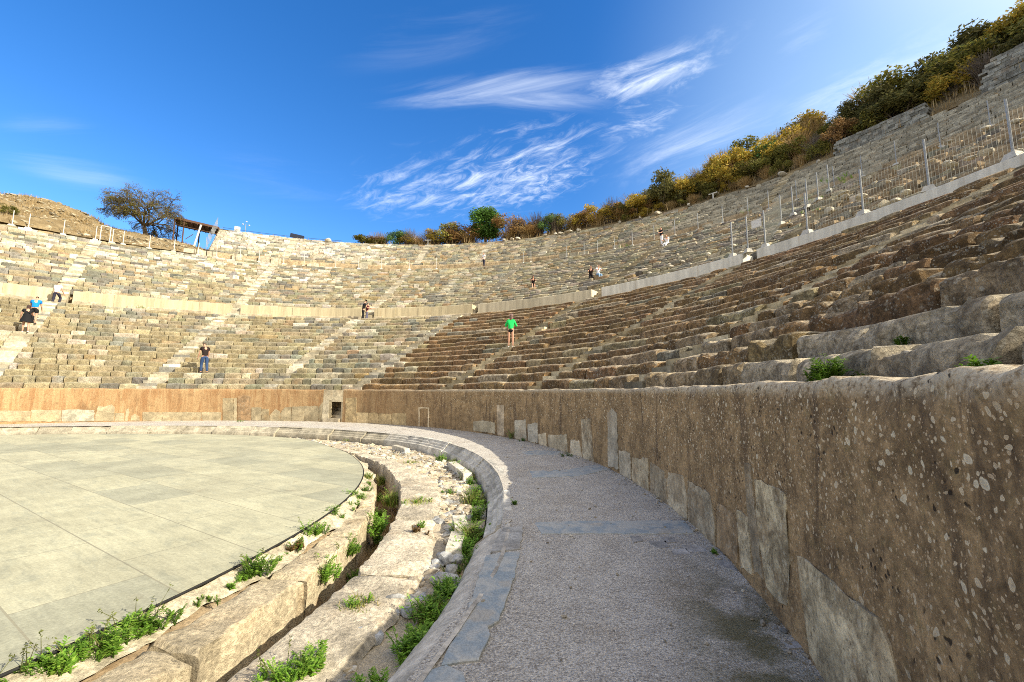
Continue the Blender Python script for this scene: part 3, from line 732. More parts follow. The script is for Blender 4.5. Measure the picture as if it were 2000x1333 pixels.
GR, GR2, CRM, CRM2 = (.36, .34, .29), (.42, .40, .34), (.50, .43, .29), (.44, .37, .24)
for pts, c, ag in [
    (A8([(325, 815), (400, 870), (470, 920), (560, 1000), (640, 1065), (690, 1180), (730, 1333), (760, 1480), (560, 1480), (435, 1333), (375, 1215), (350, 1020)]), (.46, .43, .34), .75),
    (A8([(150, 500), (210, 525), (270, 560), (290, 780), (285, 1020), (235, 985), (200, 940), (165, 720)]), (.50, .47, .37), .8),
    (A8([(108, 435), (135, 445), (150, 620), (170, 780), (185, 910), (152, 880), (125, 660)]), (.27, .25, .21), .5),
    (A8([(78, 625), (125, 650), (140, 890), (95, 862)]), (.48, .45, .36), .7),
    (A8([(0, 600), (60, 640), (82, 700), (80, 845), (45, 815), (0, 775)]), (.38, .30, .21), .6),
    (A7([(1105, 350), (1160, 380), (1210, 420), (1230, 540), (1240, 685), (1175, 640), (1110, 570)]), (.36, .34, .29), .6),
    (A7([(1005, 310), (1080, 325), (1095, 400), (1100, 545), (1010, 480)]), GR2, .45), (A7([(925, 260), (1000, 310), (1004, 470), (925, 420)]), GR, .55),
    (A7([(835, 235), (910, 240), (915, 408), (835, 350)]), (.47, .44, .36), .5), (A7([(770, 200), (825, 215), (828, 342), (775, 318)]), (.42, .41, .37), .35),
    (A7([(715, 20), (735, -4), (758, 20), (766, 290), (718, 278)]), (.33, .33, .31), .3), (A7([(585, 50), (632, 48), (648, 262), (595, 243)]), GR2, .6),
    (A7([(535, 150), (575, 150), (590, 238), (535, 218)]), (.52, .50, .44), .3), (A7([(425, 125), (515, 125), (520, 210), (428, 190)]), GR2, .3),
    (A7([(378, 120), (415, 115), (418, 187), (378, 177)]), (.55, .52, .44), .2), (A7([(325, 75), (372, 65), (375, 163), (328, 156)]), (.38, .39, .38), .2),
    (A7([(262, 55), (315, 50), (318, 153), (262, 140)]), (.45, .45, .42), .2), (A7([(175, -20), (210, -20), (208, 130), (178, 124)]), (.46, .42, .36), .4),
    (A7([(60, 60), (110, 55), (165, 65), (165, 118), (60, 102)]), (.42, .41, .35), .3),
    (A4([(700, 310), (785, 310), (785, 508), (695, 505)]), CRM2, .35), (A4([(787, 425), (875, 428), (875, 514), (787, 508)]), CRM, .1), (A4([(879, 430), (915, 425), (956, 433), (956, 517), (879, 514)]), CRM2, .15),
    (A4([(960, 433), (1057, 436), (1057, 520), (960, 517)]), CRM2, .15), (A4([(1061, 432), (1172, 432), (1172, 527), (1061, 521)]), CRM2, .25)]:
    panel(pod_r, pts, c, ag, rng)
for x0, z0, x1, z1 in [(1272, 385, 1280, 532), (1280, 385, 1345, 392), (1345, 385, 1353, 540)]:
    panel(pod_r, A4([(x0, z0), (x1, z0), (x1, z1), (x0, z1)]), (.62, .56, .45), .1, rng, .04)
for pts, c, ag in [
    (A4([(490, 385), (520, 345), (590, 325), (583, 490), (490, 490)]), CRM, .3), (A4([(377, 375), (485, 375), (485, 490), (377, 490)]), CRM, .3), (A4([(280, 380), (372, 375), (372, 490), (280, 490)]), CRM, .1),
    (A4([(190, 430), (225, 385), (275, 385), (275, 490), (190, 490)]), CRM, .1), (A4([(105, 450), (150, 400), (186, 415), (186, 490), (105, 490)]), CRM, .1), (A4([(45, 400), (100, 400), (100, 488), (45, 488)]), CRM2, .1), (A4([(-35, 385), (40, 385), (40, 485), (-35, 485)]), CRM, .1),
    (A4l([(-120, 412), (0, 410), (238, 412), (234, 490), (-120, 500)]), CRM, .05), (A4l([(242, 405), (476, 405), (476, 494), (240, 494)]), CRM, .05), (A4l([(482, 405), (600, 403), (735, 408), (735, 492), (482, 494)]), (.52, .50, .40), .05),
    (A4l([(745, 440), (770, 375), (830, 380), (870, 362), (892, 380), (890, 490), (742, 490)]), CRM, .05), (A4l([(897, 430), (968, 428), (968, 490), (897, 490)]), CRM, .05), (A4l([(985, 400), (1003, 392), (1010, 430), (995, 490), (975, 490)]), CRM, .05),
    (A4l([(1020, 450), (1050, 435), (1090, 455), (1090, 490), (1018, 490)]), CRM, .1)]+[
    (A4l([(x, 422), (x+150, 424), (x+150, 490), (x, 490)]), CRM, .1) for x in (1115, 1268, 1421, 1574)]+[
    (A4l([(1740, 315), (1822, 312), (1822, 488), (1740, 488)]), CRM2, .15), (A4l([(1827, 315), (1848, 312), (1848, 488), (1827, 488)]), CRM, .1), (A4l([(1858, 300), (1905, 285), (1955, 300), (1955, 487), (1858, 487)]), (.45, .30, .17), .5)]:
    panel(pod_l, pts, c, ag, rng)
# the doorway: steps, reveal and lintel block
door = thing('doorway_steps', 'short flight of narrow stone steps in the small doorway of the podium wall', 'steps', pol(16.6, 73.2))
for i in range(4):
    mb = MB(); mb.box(pol(16.45+i*.27, 73.2, .09+i*.17), (.34, 1.0, .18+0.0*i), math.radians(73.2), (.50, .43, .31, .2)); mb.build('step', M_STAIR, door)
mb = MB(); mb.box(pol(17.45, 73.2, .85), (.1, 1.25, 1.6), math.radians(73.2), (.12, .09, .06, .8)); mb.build('dark_recess_back', M_SEAT, door)  # back of the opening coloured dark, painting the shade of the void
mb = MB()
for s in (-1, 1): mb.box(pol(16.95, 73.1+s*1.98, .8), (1.1, .12, 1.6), math.radians(73.1+s*1.98), (.50, .42, .28, .3))
mb.build('side_wall', M_PANEL, door)
mb = MB(); mb.box(pol(16.62, 73.1, 1.35), (.52, 1.23, .62), math.radians(73.1), (.60, .52, .36, .15))
tag(mb.build('lintel_block', M_PANEL), 'cream infill masonry block bridging the small podium doorway', 'lintel')
mb = MB(); mb.box(pol(16.42, 74.55, .62), (.16, .42, 1.0), math.radians(74.55), (.60, .53, .38, .15), .8)
tag(mb.build('leaning_slab', M_PANEL), 'pale slab standing at the left side of the small podium doorway', 'slab')

# ------------------------------------------------------------------ moulded kerb stones along the walkway
rng = np.random.default_rng(21); th = -40.0; kc = 0; kerbs = []
ordin = ['first', 'second', 'third', 'fourth', 'fifth', 'sixth', 'seventh', 'eighth', 'ninth', 'tenth', 'eleventh', 'twelfth', 'thirteenth', 'fourteenth', 'fifteenth', 'sixteenth', 'seventeenth', 'eighteenth', 'nineteenth', 'twentieth', 'twenty-first', 'twenty-second', 'twenty-third', 'twenty-fourth', 'twenty-fifth', 'twenty-sixth', 'twenty-seventh', 'twenty-eighth', 'twenty-ninth', 'thirtieth']
while th < 150:
    L = rng.uniform(1.2, 2.1); tb = th+math.degrees(L/13.9)
    if th < -4.2 < tb: tb = -4.2
    kerbs.append((th, tb)); th = tb
for ta, tb in kerbs:
    mb = MB(); gp = math.degrees(.012/13.9); n = max(4, int((tb-ta)/(.22 if tb < 45 else .8)))
    t = np.linspace(ta+gp, tb-gp, n); a = np.radians(t)
    o1, oz, tl = rng.uniform(-.022, .022), rng.uniform(-.025, .008), rng.uniform(-.02, .02)
    if ta >= 44: o1 *= 2.2; oz *= 1.5
    worn = ta < -4.3
    if worn: w = [(1.0, .012), (.93, .012), (.85, -.03), (.72, -.055), (.62, -.10), (.45, -.14), (.30, -.19), (.16, -.25), (.05, -.33), (.0, -.42)]
    else: w = [(1.0, .010), (.80, .010), (.74, -.012), (.72, -.045), (.66, -.060), (.62, -.065), (.585, -.095), (.56, -.125), (.50, -.135), (.46, -.14), (.43, -.165), (.40, -.19), (.32, -.20), (.27, -.205), (.25, -.22), (.235, -.38), (.24, -.50)]
    rin, rf = R_WALKIN(t), R_KFOOT(t); P = np.zeros((n, len(w), 3)); u_ = np.linspace(-1, 1, n)
    for j, (fr, z) in enumerate(w):
        r = rf+(rin+.10-rf)*fr+o1+tl*u_; P[:, j] = np.stack([CX+r*np.cos(a), CY+r*np.sin(a), np.full(n, z+oz)], 1)
    P += .006*np.stack([fbm(P*6+k*9.1, 2) for k in range(3)], -1)
    chip = np.clip(fbm(P*2.2+3, 2)-.55, 0, 1)[..., None]*.12; P -= chip*np.array([0, 0, 1])*(np.array([q[0] for q in w]) < .9)[None, :, None]
    base = np.array((.50, .475, .41)) if ta < 44 else np.array((.40, .36, .27))
    if worn: base = np.array((.48, .44, .37))
    tint = (*(base*rng.uniform(.88, 1.12)), .2)
    mb.grid(P, tint, flip=False); k = len(w)
    for e, rv in ((P[0], 1), (P[-1], 0)):
        q = np.concatenate([e, [e[0]*[1, 1, 0]+[0, 0, -.5]]]); mb.add(q, [tuple(range(k+1))[::-1] if rv else tuple(range(k+1))], tint)
    o = mb.build('kerb_stone', M_KERB, smooth=38)
    i = kc; kc += 1
    if worn: lab, grp = 'worn sloping kerb stone in shade beside the blue grey paving slabs', 'worn kerb stones beside the blue grey slabs'
    elif tb < 46: lab, grp = 'fluted grey marble kerb stone along the near curve of the walkway', 'fluted kerb stones on the near curve'
    else: lab, grp = 'low weathered kerb stone on the far side of the orchestra', 'kerb stones on the far side of the orchestra'
    tag(o, lab, 'kerb', grp)

# ------------------------------------------------------------------ big blocks lining the drain
def chan_block(ta, tb, r0, r1, zt, zb, tint, seed, label, group, rough=.03):
    rng = np.random.default_rng(seed); mb = MB(); n = max(5, int(math.radians(tb-ta)*12/.045))
    t = np.linspace(ta, tb, n); a = np.radians(t); u_ = np.linspace(-1, 1, n)
    pr = [(0.02, 0.0), (.0, .35), (.0, .7), (.0, .90), (.018, .985), (.06, 1.0), (.30, 1.0), (.5, 1.0), (.7, 1.0), (.9, .995), (1.0, .93)]
    P = np.zeros((n, len(pr), 3)); e = np.clip((np.abs(u_)-(1-.10))/.10, 0, 1)**2
    for j, (f, zf) in enumerate(pr):
        A, B = r0(t), r1(t); r = A+(B-A)*f+(e*.05*(1-f))
        z = zb+(zt-zb)*zf-e*.03*(zf > .5)
        P[:, j] = np.stack([CX+r*np.cos(a), CY+r*np.sin(a), z*np.ones(n)], 1)
    off = rng.uniform(0, 40)
    P += rough*.55*np.stack([fbm(P*3.2+off+k*13, 4) for k in range(3)], -1)+.013*np.stack([fbm(P*13+off+k*7, 3) for k in range(3)], -1)
    chip = np.clip(fbm(P*5+off, 3)-.35, 0, 1)[..., None]; P[:, 3:6] -= chip[:, 3:6]*np.array([0, 0, .07])
    mb.grid(P, tint, flip=True); k = len(pr)
    mb.add(P[0], [tuple(range(k))[::-1]], tint); mb.add(P[-1], [tuple(range(k))], tint)
    return tag(mb.build('channel_block', M_BLOCK, smooth=32), label, 'stone block', group)
rng = np.random.default_rng(31)
outer_j = [-48, -40, -31, -22.5, -16.2, -7.6, 1.2, 6.2, 13.5, 21, 29, 38, 46]
outw = tab([(-48, 1.0), (-16, .72), (-7, .80), (0, .62), (8, .75), (14, .85), (22, .55), (34, .45), (46, .25)])
for i, (ta, tb) in enumerate(zip(outer_j, outer_j[1:])):
    lab = {3: 'broad pale drain block with a rounded near end at the bottom of the picture', 4: 'broad pale drain block in the near foreground with weeds at its far joint', 5: 'long smooth drain block between two weedy joints halfway up the near rubble', 6: 'short drain block just beyond the tuft of dry brown grass'}.get(i, 'pale drain block lining the outer side of the curved channel')
    chan_block(ta+.10, tb-.10, lambda t: R_CHO(t)+.0, lambda t: R_CHO(t)+outw(t), -.335-rng.uniform(0, .035), -1.05, (*(np.array((.58, .51, .385))*rng.uniform(.92, 1.08)), 0), 40+i, lab, None if i in (3, 4, 5, 6) else 'blocks on the outer side of the drain')
inner_j = [-48, -40, -30, -21, -14.5, -8.2, -1.5, 6.5, 15, 24, 34, 45]
for i, (ta, tb) in enumerate(zip(inner_j, inner_j[1:])):
    chan_block(ta+.08, tb-.08, lambda t: R_CHI(t)-.005, lambda t: R_ORCH(t)+.4*(R_CHI(t)-R_ORCH(t)), -.40-rng.uniform(0, .04), -1.05, (*(np.array((.58, .49, .33))*rng.uniform(.9, 1.05)), 0), 80+i, 'cream block with a hewn outer face between orchestra paving and drain', 'blocks on the inner side of the drain', .045)
# rough plaster under the orchestra rim
mb = MB(); ths = np.arange(-50, 60, .3)
sweep(mb, ths, [(lambda t: R_ORCH(t)+.0, ZO-.03), (lambda t: R_ORCH(t)+.05, ZO-.05), (lambda t: R_ORCH(t)+.12+.02*np.sin(t), -.385), (lambda t: R_ORCH(t)+.25+.06*np.sin(t*.7), -.44)], (.60, .53, .38, 0), amp=.022, fr=6)
tag(mb.build('plaster_footing', M_BLOCK, smooth=60), 'rough whitish plaster footing under the rim of the orchestra paving', 'footing')

# ------------------------------------------------------------------ paving slabs in the walkway
def paving(pxs, label, mat, tint, z=.012, group=None, jag=.012):
    rng = np.random.default_rng(abs(int(pxs[0][0]*7)) % 1000)
    q = [on_z(u, v, 0) for u, v in pxs]; pts = []
    for A, B in zip(q, q[1:]+q[:1]):
        L = math.hypot(B[0]-A[0], B[1]-A[1]); n = max(1, int(L/.08))
        for i in range(n):
            s = i/n; j = 0 if i == 0 else jag
            pts.append((A[0]+(B[0]-A[0])*s+rng.uniform(-j, j), A[1]+(B[1]-A[1])*s+rng.uniform(-j, j)))
    n = len(pts); mb = MB(); c = np.mean(pts, 0)
    top = [((x-c[0])*.985+c[0], (y-c[1])*.985+c[1], z) for x, y in pts]; mid = [(x, y, z-.006) for x, y in pts]; bot = [(x, y, -.05) for x, y in pts]
    mb.add(top+mid+bot, [tuple(range(n))]+[(i, i+n, (i+1) % n+n, (i+1) % n) for i in range(n)]+[(i+n, i+2*n, (i+1) % n+2*n, (i+1) % n+n) for i in range(n)], tint)
    o = mb.build('paving_slab', mat); tag(o, label, 'paving slab', group); return o
MBL = MATS['blue_marble']
paving([(950, 1086), (1015, 1078), (1006, 1130), (992, 1165), (985, 1190), (975, 1215), (952, 1228), (957, 1245), (935, 1292), (862, 1302), (895, 1235), (925, 1158)], 'long blue grey marble slab with a ragged right edge beside the kerb', MBL, (1, 1, 1, 0))
paving([(983, 1032), (1022, 1030), (1016, 1074), (958, 1081), (968, 1055)], 'squarish grey slab on the kerb edge just beyond the long blue one', M_KERB, (.38, .37, .34, .1))
paving([(800, 1365), (838, 1313), (872, 1303), (905, 1318), (912, 1345), (900, 1370)], 'rounded end of a blue grey slab at the bottom edge of the picture', MBL, (1, 1, 1, 0))
paving([(1045, 1022), (1120, 1019), (1200, 1019), (1338, 1018), (1356, 1043), (1250, 1044), (1160, 1043), (1058, 1044)], 'blue grey stone strip laid right across the walkway', MBL, (1, 1, 1, 0), .008)
paving([(1035, 921), (1110, 918), (1165, 908), (1196, 916), (1130, 931), (1040, 934)], 'second blue grey strip across the walkway, farther off', MBL, (1, 1, 1, 0), .008)
paving([(1018, 884), (1050, 880), (1095, 882), (1090, 889), (1030, 889)], 'small blue grey slab lying at the foot of the wall, farthest strip', MBL, (1, 1, 1, 0), .008)
for i, p in enumerate([[(1230, 1048), (1250, 1049), (1257, 1058), (1238, 1061)], [(1266, 1060), (1300, 1058), (1308, 1070), (1290, 1074)], [(1288, 1050), (1315, 1052), (1325, 1060), (1300, 1062)], [(1330, 1066), (1365, 1068), (1388, 1080), (1345, 1080)], [(1395, 1086), (1425, 1100), (1440, 1118), (1405, 1106)], [(1532, 1258), (1560, 1255), (1568, 1268), (1540, 1270)], [(1310, 1075), (1340, 1073), (1350, 1084), (1318, 1086)]]):
    paving(p, 'small irregular flagstone let into the walkway gravel near the wall', M_KERB, (*(np.array((.36, .35, .33))*(.9+.05*i)), 0), .009, 'small flagstones in the walkway', .006)

# ------------------------------------------------------------------ rubble
GRAVEL = True
def stone_mesh(rng, squash=.5, sub=1):
    bm = bmesh.new(); bmesh.ops.create_icosphere(bm, subdivisions=sub, radius=1)
    for k in range(rng.integers(4, 8)):                          # cut facets
        n = Vector(rng.normal(size=3)).normalized(); d = rng.uniform(.45, .85)
        for v in bm.verts:
            h = v.co.dot(n)
            if h > d: v.co -= n*(h-d)
    for v in bm.verts: v.co *= rng.uniform(.93, 1.07); v.co.z *= squash
    V = np.array([v.co[:] for v in bm.verts]); Fc = [tuple(v.index for v in f.verts) for f in bm.faces]; bm.free()
    return V, Fc
rng = np.random.default_rng(77)
SHAPES = [stone_mesh(rng, rng.uniform(.35, .7)) for _ in range(24)]
SHAPES2 = [stone_mesh(rng, rng.uniform(.4, .75), 2) for _ in range(14)]
def stone_at(mb, rng, x, y, z, s, col, shapes=SHAPES, el=1.0):
    V, Fc = shapes[rng.integers(len(shapes))]; a = rng.uniform(0, 6.28); c_, s_ = math.cos(a), math.sin(a)
    sx_, sy_, sz_ = s*rng.uniform(.7, 1.3), s*rng.uniform(.7, 1.3)*el, s*rng.uniform(.8, 1.2)
    tz = rng.uniform(-.15, .15)
    X, Y, Z = V[:, 0]*sx_, V[:, 1]*sy_, V[:, 2]*sz_; Z = Z+X*tz
    mb.add(np.stack([x+X*c_-Y*s_, y+X*s_+Y*c_, z+Z], 1), Fc, (*col, 0))
STC = .86*np.array([(.60, .53, .40), (.52, .45, .33), (.68, .62, .50), (.46, .40, .30), (.42, .42, .40), (.58, .48, .32)])
mb = MB(); cnt = 0
while cnt < 5200:
    t = rng.uniform(-24, 70) if rng.random() < .8 else rng.uniform(70, 128)
    if t < 46: a_, b_ = float(R_CHO(t)+outw(t)-.12), float(R_KFOOT(t))
    else: a_, b_ = float(R_ORCH(t)+.15), float(R_KFOOT(t))
    if b_-a_ < .1: continue
    r = rng.uniform(a_, b_); p = pol(r, t)
    f = fbm(np.array([[p.x*1.6, p.y*1.6, 3.0]]), 2)[0]
    if t < -10 and f < .15: continue
    if f < -.35: continue
    s = float(np.clip(rng.lognormal(-3.15, .5), .018, .13))
    stone_at(mb, rng, p.x, p.y, -.43+s*.15, s, STC[rng.integers(6)]*rng.uniform(.8, 1.2)); cnt += 1
struct(tag(mb.build('rubble', M_RUB), 'whitish broken stones filling the strip between drain blocks and kerb', 'rubble'), 'stuff')
mb = MB()
for i in range(900):                                             # grit gathered at the wall foot and on the path
    t = rng.uniform(-19, 66); r = RW-.02-abs(rng.normal())*.10 if rng.random() < .6 else rng.uniform(float(R_WALKIN(t))+.1, RW-.05)
    p = pol(r, t); s = float(np.clip(rng.lognormal(-4.6, .5), .004, .03)); stone_at(mb, rng, p.x, p.y, .006+s*.2, s, STC[rng.integers(6)]*rng.uniform(.5, 1.1))
struct(tag(mb.build('gravel', M_RUB), 'loose grit and pebbles scattered over the walkway and along the wall foot', 'gravel'), 'stuff')
for i in range(46):                                              # larger stones one can tell apart
    t = rng.uniform(-17, 40); a_, b_ = float(R_CHO(t)+outw(t)-.05), float(R_KFOOT(t))-.1
    if i < 14: t = rng.uniform(-17, -4); a_ = float(R_KFOOT(t))-.75; b_ = float(R_KFOOT(t))-.08
    p = pol(rng.uniform(a_, b_), t); mb = MB(); s = rng.uniform(.05, .12)
    stone_at(mb, rng, p.x, p.y, -.42, s, (STC[rng.integers(6)] if t > -2 else np.array((.40, .41, .41)))*rng.uniform(.85, 1.1), SHAPES2)
    tag(mb.build('loose_stone', M_RUB, smooth=35), 'flattish grey stone in the shaded gravel at the kerb foot' if t < -4 else 'larger pale angular stone lying among the sunlit rubble', 'stone', 'grey stones in the shaded gravel' if t < -4 else 'larger stones among the sunlit rubble')
for u, v, s, lab in [(757, 1093, .085, 0), (768, 1094, .085, 1)]: pass
for u, v, s, lab in [(870, 1098, .11, 'left one of two rounded cobbles side by side at the weeds'), (889, 1098, .11, 'right one of two rounded cobbles side by side at the weeds'), (885, 1125, .12, 'blue grey cobble just below the pair of rounded cobbles'), (870, 1140, .16, 'large grey stone half in the shadow line below the cobbles')]:
    x, y = on_z(u, v, -.42); mb = MB(); V, Fc = SHAPES2[3]
    stone_at(mb, rng, x, y, -.38, s, np.array((.45, .45, .43)), SHAPES2); tag(mb.build('cobble', M_RUB, smooth=60), lab, 'stone')
for u0, v0, u1, v1, w, lab in [(895, 1012, 903, 1040, .2, 'low fallen kerb bar standing in the weeds, nearest of the white bars'), (882, 905, 915, 930, .22, 'white fallen stone bar lying along the kerb foot'), (770, 872, 796, 880, .18, 'white stone bar lying in the far rubble'), (895, 1045, 885, 1080, .2, 'white stone bar sunk in the weeds beside the cobbles'), (640, 853, 670, 856, .25, 'grey kerb fragment lying before the far kerb')]:
    A = on_z(u0, v0, -.32); B = on_z(u1, v1, -.32); L = math.hypot(B[0]-A[0], B[1]-A[1]); mb = MB()
    mb.box(((A[0]+B[0])/2, (A[1]+B[1])/2, -.36), (max(L, .35), w, .18), math.atan2(B[1]-A[1], B[0]-A[0]), (.58, .54, .44, .1), .93)
    tag(mb.build('stone_bar', M_KERB), lab, 'stone')

# ------------------------------------------------------------------ parapet walls between the lower and middle tiers
gaps_p = [(-31.2, -32.8), (-11.7, -13.3), (7.0, 8.4), (28.2, 29.6), (47.6, 49.1), (68.2, 69.2), (86.5, 88.6), (107.6, 109.1), (127.6, 129.6), (148.4, 149.8)]
edges = [-72]+[x for g in gaps_p for x in (min(g), max(g))]+[156]
segs = list(zip(edges[0::2], edges[1::2]))
plabs = {3: 'long grey concrete parapet carrying the near mesh fence at the right edge', 4: 'grey concrete parapet below the seated pair, between two gaps', 5: 'short grey parapet left of the seated pair', 6: 'cream parapet with stained panels right of the couple in black', 7: 'cream parapet with a lower course, left of the couple in black', 8: 'cream parapet just right of the man in the white shirt', 9: 'cream parapet of big panels at the left edge, left of the man in the white shirt'}
for i, (ta, tb) in enumerate(segs):
    m_ = pol(R1, (ta+tb)/2, 7.9); t = thing('parapet_wall', plabs.get(i, 'grey concrete parapet beyond the right edge, behind the camera'), 'wall', m_, group=None if i in plabs else 'parapets behind the camera')
    rng = np.random.default_rng(60+i); th = ta
    left = (ta+tb)/2 > 58
    mb = MB()
    while th < tb-.05:
        L = rng.uniform(1.4, 3.0) if left else 1e3; te = min(tb, th+math.degrees(L/R1))
        c = np.array((.50, .43, .28)) if left else np.array((.62, .60, .52))
        if 47 < (ta+tb)/2 < 68: c = np.array((.58, .52, .38))
        c = c*rng.uniform(.9, 1.08); ths = np.linspace(th+.012, te-.012, max(3, int((te-th)/.5)))
        o1 = rng.uniform(-.02, .02) if left else 0; dz = rng.uniform(-.02, .02) if left else 0
        P = sweep(mb, ths, [(R1+o1, 7.50), (R1+o1, Z1+.1), (R1+o1, Z1+HD-.02+dz), (R1+.02+o1, Z1+HD+dz), (R1+.95, Z1+HD+dz-.02), (R1+.96, 7.7)], (*c, .1), amp=.006, fr=1.5, flip=True)
        for e, rv in ((P[0], 1), (P[-1], 0)): mb.add(e, [tuple(range(6))[::-1] if rv else tuple(range(6))], (*c, .1))
        th = te
    mb.build('wall_face', MATS['concrete'], t)
    mb = MB(); th = ta
    while th < tb-.05 and left:
        te = min(tb, th+math.degrees(rng.uniform(.9, 1.9)/R1)); ths = np.linspace(th+.015, te-.015, 4)
        c = np.array((.52, .45, .32))*rng.uniform(.86, 1.1); o1 = rng.uniform(-.05, .05)
        if rng.random() < .9:
            P = sweep(mb, ths, [(R1-.12+o1, 7.5), (R1-.12+o1, 8.12), (R1-.10+o1, 8.16), (R1-.012, 8.17)], (*c, .15), amp=.01, flip=True)
            for e, rv in ((P[0], 1), (P[-1], 0)): mb.add(e, [tuple(range(4))[::-1] if rv else tuple(range(4))], (*c, .1))
        th = te
    if left: mb.build('base_course', M_PANEL, t)

# ------------------------------------------------------------------ low orthostat slabs in front of the upper tier
rng = np.random.default_rng(64); oi = 0
for (ta, tb, dens) in [(99, 121, .62), (57, 76, .7), (76, 99, .3), (20, 57, .22)]:
    th = ta
    while th < tb:
        w = rng.uniform(.7, 1.5); te = th+math.degrees(w/44.6)
        if rng.random() < dens:
            mb = MB(); hgt = rng.uniform(.45, 1.15); c = np.array((.60, .54, .40))*rng.uniform(.8, 1.15) if ta > 90 else np.array((.46, .43, .33))*rng.uniform(.8, 1.15)
            t_ = (th+te)/2
            mb.box(pol(44.62+rng.uniform(-.06, .06), t_, 16.35+hgt/2), (.18, w*.93, hgt), math.radians(t_)+rng.uniform(-.06, .06), (*c, .25), rng.uniform(.86, .98))
            tag(mb.build('orthostat', M_PANEL), 'upright marble facing slab standing below the white upper rows' if ta > 90 else 'upright worn facing slab standing along the upper gangway', 'slab', 'upright slabs below the white upper rows' if ta > 90 else 'upright slabs along the upper gangway')
        th = te
# ------------------------------------------------------------------ surfaces one can stand on
def on_slope(u, v, R0, z0, sl):
    for R in np.arange(R0, R0+14, .05):
        th, z = on_cyl(u, v, R)
        if z0+sl*(R-R0) >= z: return R, th, z
    return R0, *on_cyl(u, v, R0)
low_at = lambda u, v: on_slope(u, v, 16.8, 1.80, RISE/TREAD)
mid_at = lambda u, v: on_slope(u, v, 31.25, 9.05, MR/MT)
upp_at = lambda u, v: on_slope(u, v, 45.0, 17.57, UR/UT)
def tread_of(rows, R, z):
    """snap a point to the tread it stands on: radius, height"""
    best = min(rows, key=lambda r: abs(r[1]+r[2]-z)+.3*abs(r[0]+.3-R)); return best[0]+.28, best[1]+best[2]

# ------------------------------------------------------------------ fences
def post(parent, p, h, r=.03, foot=True, lean=(0, 0), fs=.36, name='post'):
    mb = MB(); mb.tube([p+Vector((0, 0, .10 if foot else 0)), p+Vector((lean[0], lean[1], h))], r, 6)
    o = mb.build(name, M_STEEL if parent.get('steel') else M_WHITE, parent)
    if foot:
        mb = MB(); mb.box(p+Vector((0, 0, .11)), (fs, fs, .22), random.uniform(0, 1), (.50, .48, .42, 0), .62)
        f = mb.build('foot', MATS['concrete']); f.parent = o
    return o
def wires(parent, pts, hs, name='wire', r=.006, mat=None):
    mb = MB()
    for h in hs:
        for A, B in zip(pts, pts[1:]): mb.tube([A+Vector((0, 0, h)), B+Vector((0, 0, h))], r, 3, cap=False)
    return mb.build(name, mat or M_WIRE, parent)
WR = .0055
def mesh_panel(parent, A, B, h, sp=.11, z0=.12):
    mb = MB(); L = (B-A).length; n = max(2, int(L/sp))
    for i in range(1, n):
        p = A.lerp(B, i/n); mb.tube([p+Vector((0, 0, z0)), p+Vector((0, 0, h))], WR, 3, cap=False)
    for k in range(4):
        z = z0+(h-z0)*k/3; mb.tube([A+Vector((0, 0, z)), B+Vector((0, 0, z))], WR, 3, cap=False)
    return mb.build('mesh_panel', M_WIRE, parent)
def at_cyl(u, v, R, dz=0):
    th, z = on_cyl(u, v, R); return pol(R, th, z+dz)
# mesh fence on the near parapet, right
f1px = [(1577, 447), (1686, 409), (1814, 359), (1978, 294), (2180, 205)]
P1 = [at_cyl(u, v, R1+.22) for u, v in f1px]
for p in P1: p.z = Z1+HD
t = thing('mesh_fence', 'steel mesh fence with vertical wires on top of the near concrete parapet', 'fence', P1[0]); t['steel'] = 1
for p in P1: post(t, p, 2.05, .036, fs=.42)
for A, B in zip(P1, P1[1:]): mesh_panel(t, A, B, 1.65)
# gate posts and fence climbing the stair beside the gap
P2 = [at_cyl(1431, 496, R1+.22), at_cyl(1461, 488, R1+.22), at_cyl(1495, 476, R1+.25)]
for p in P2: p.z = Z1+HD
t2 = thing('mesh_fence', 'short fence of three steel posts across the head of the parapet gap', 'fence', P2[0]); t2['steel'] = 1
for p in P2: post(t2, p, 2.0, .036)
for A, B in zip(P2, P2[1:]): mesh_panel(t2, A, B, 1.9, .14)
th_, z_ = on_cyl(1480, 438, R1+.3); mb = MB(); mb.box(pol(R1+.18, th_, z_), (.02, .52, .42), math.radians(th_), (.62, .62, .58, 0))
tag(mb.build('notice_board', M_WHITE), 'small blank white notice board hung on the fence at the parapet gap', 'sign')
clpx = [(1527, 441, 388), (1550, 423, 369), (1578, 408, 357), (1599, 393, 347), (1620, 376, 327)]
t3 = thing('mesh_fence', 'steel fence climbing the ruined wedge from the parapet gap to the upper gangway', 'fence', P2[2]); t3['steel'] = 1
P3 = [P2[2]]
for u, v, vt in clpx:
    R, th, z = mid_at(u, v); P3.append(pol(R, th, z+.02))
for p in P3[1:]: post(t3, p, 2.0, .034)
for A, B in zip(P3, P3[1:]): mesh_panel(t3, A, B, 1.8, .14)
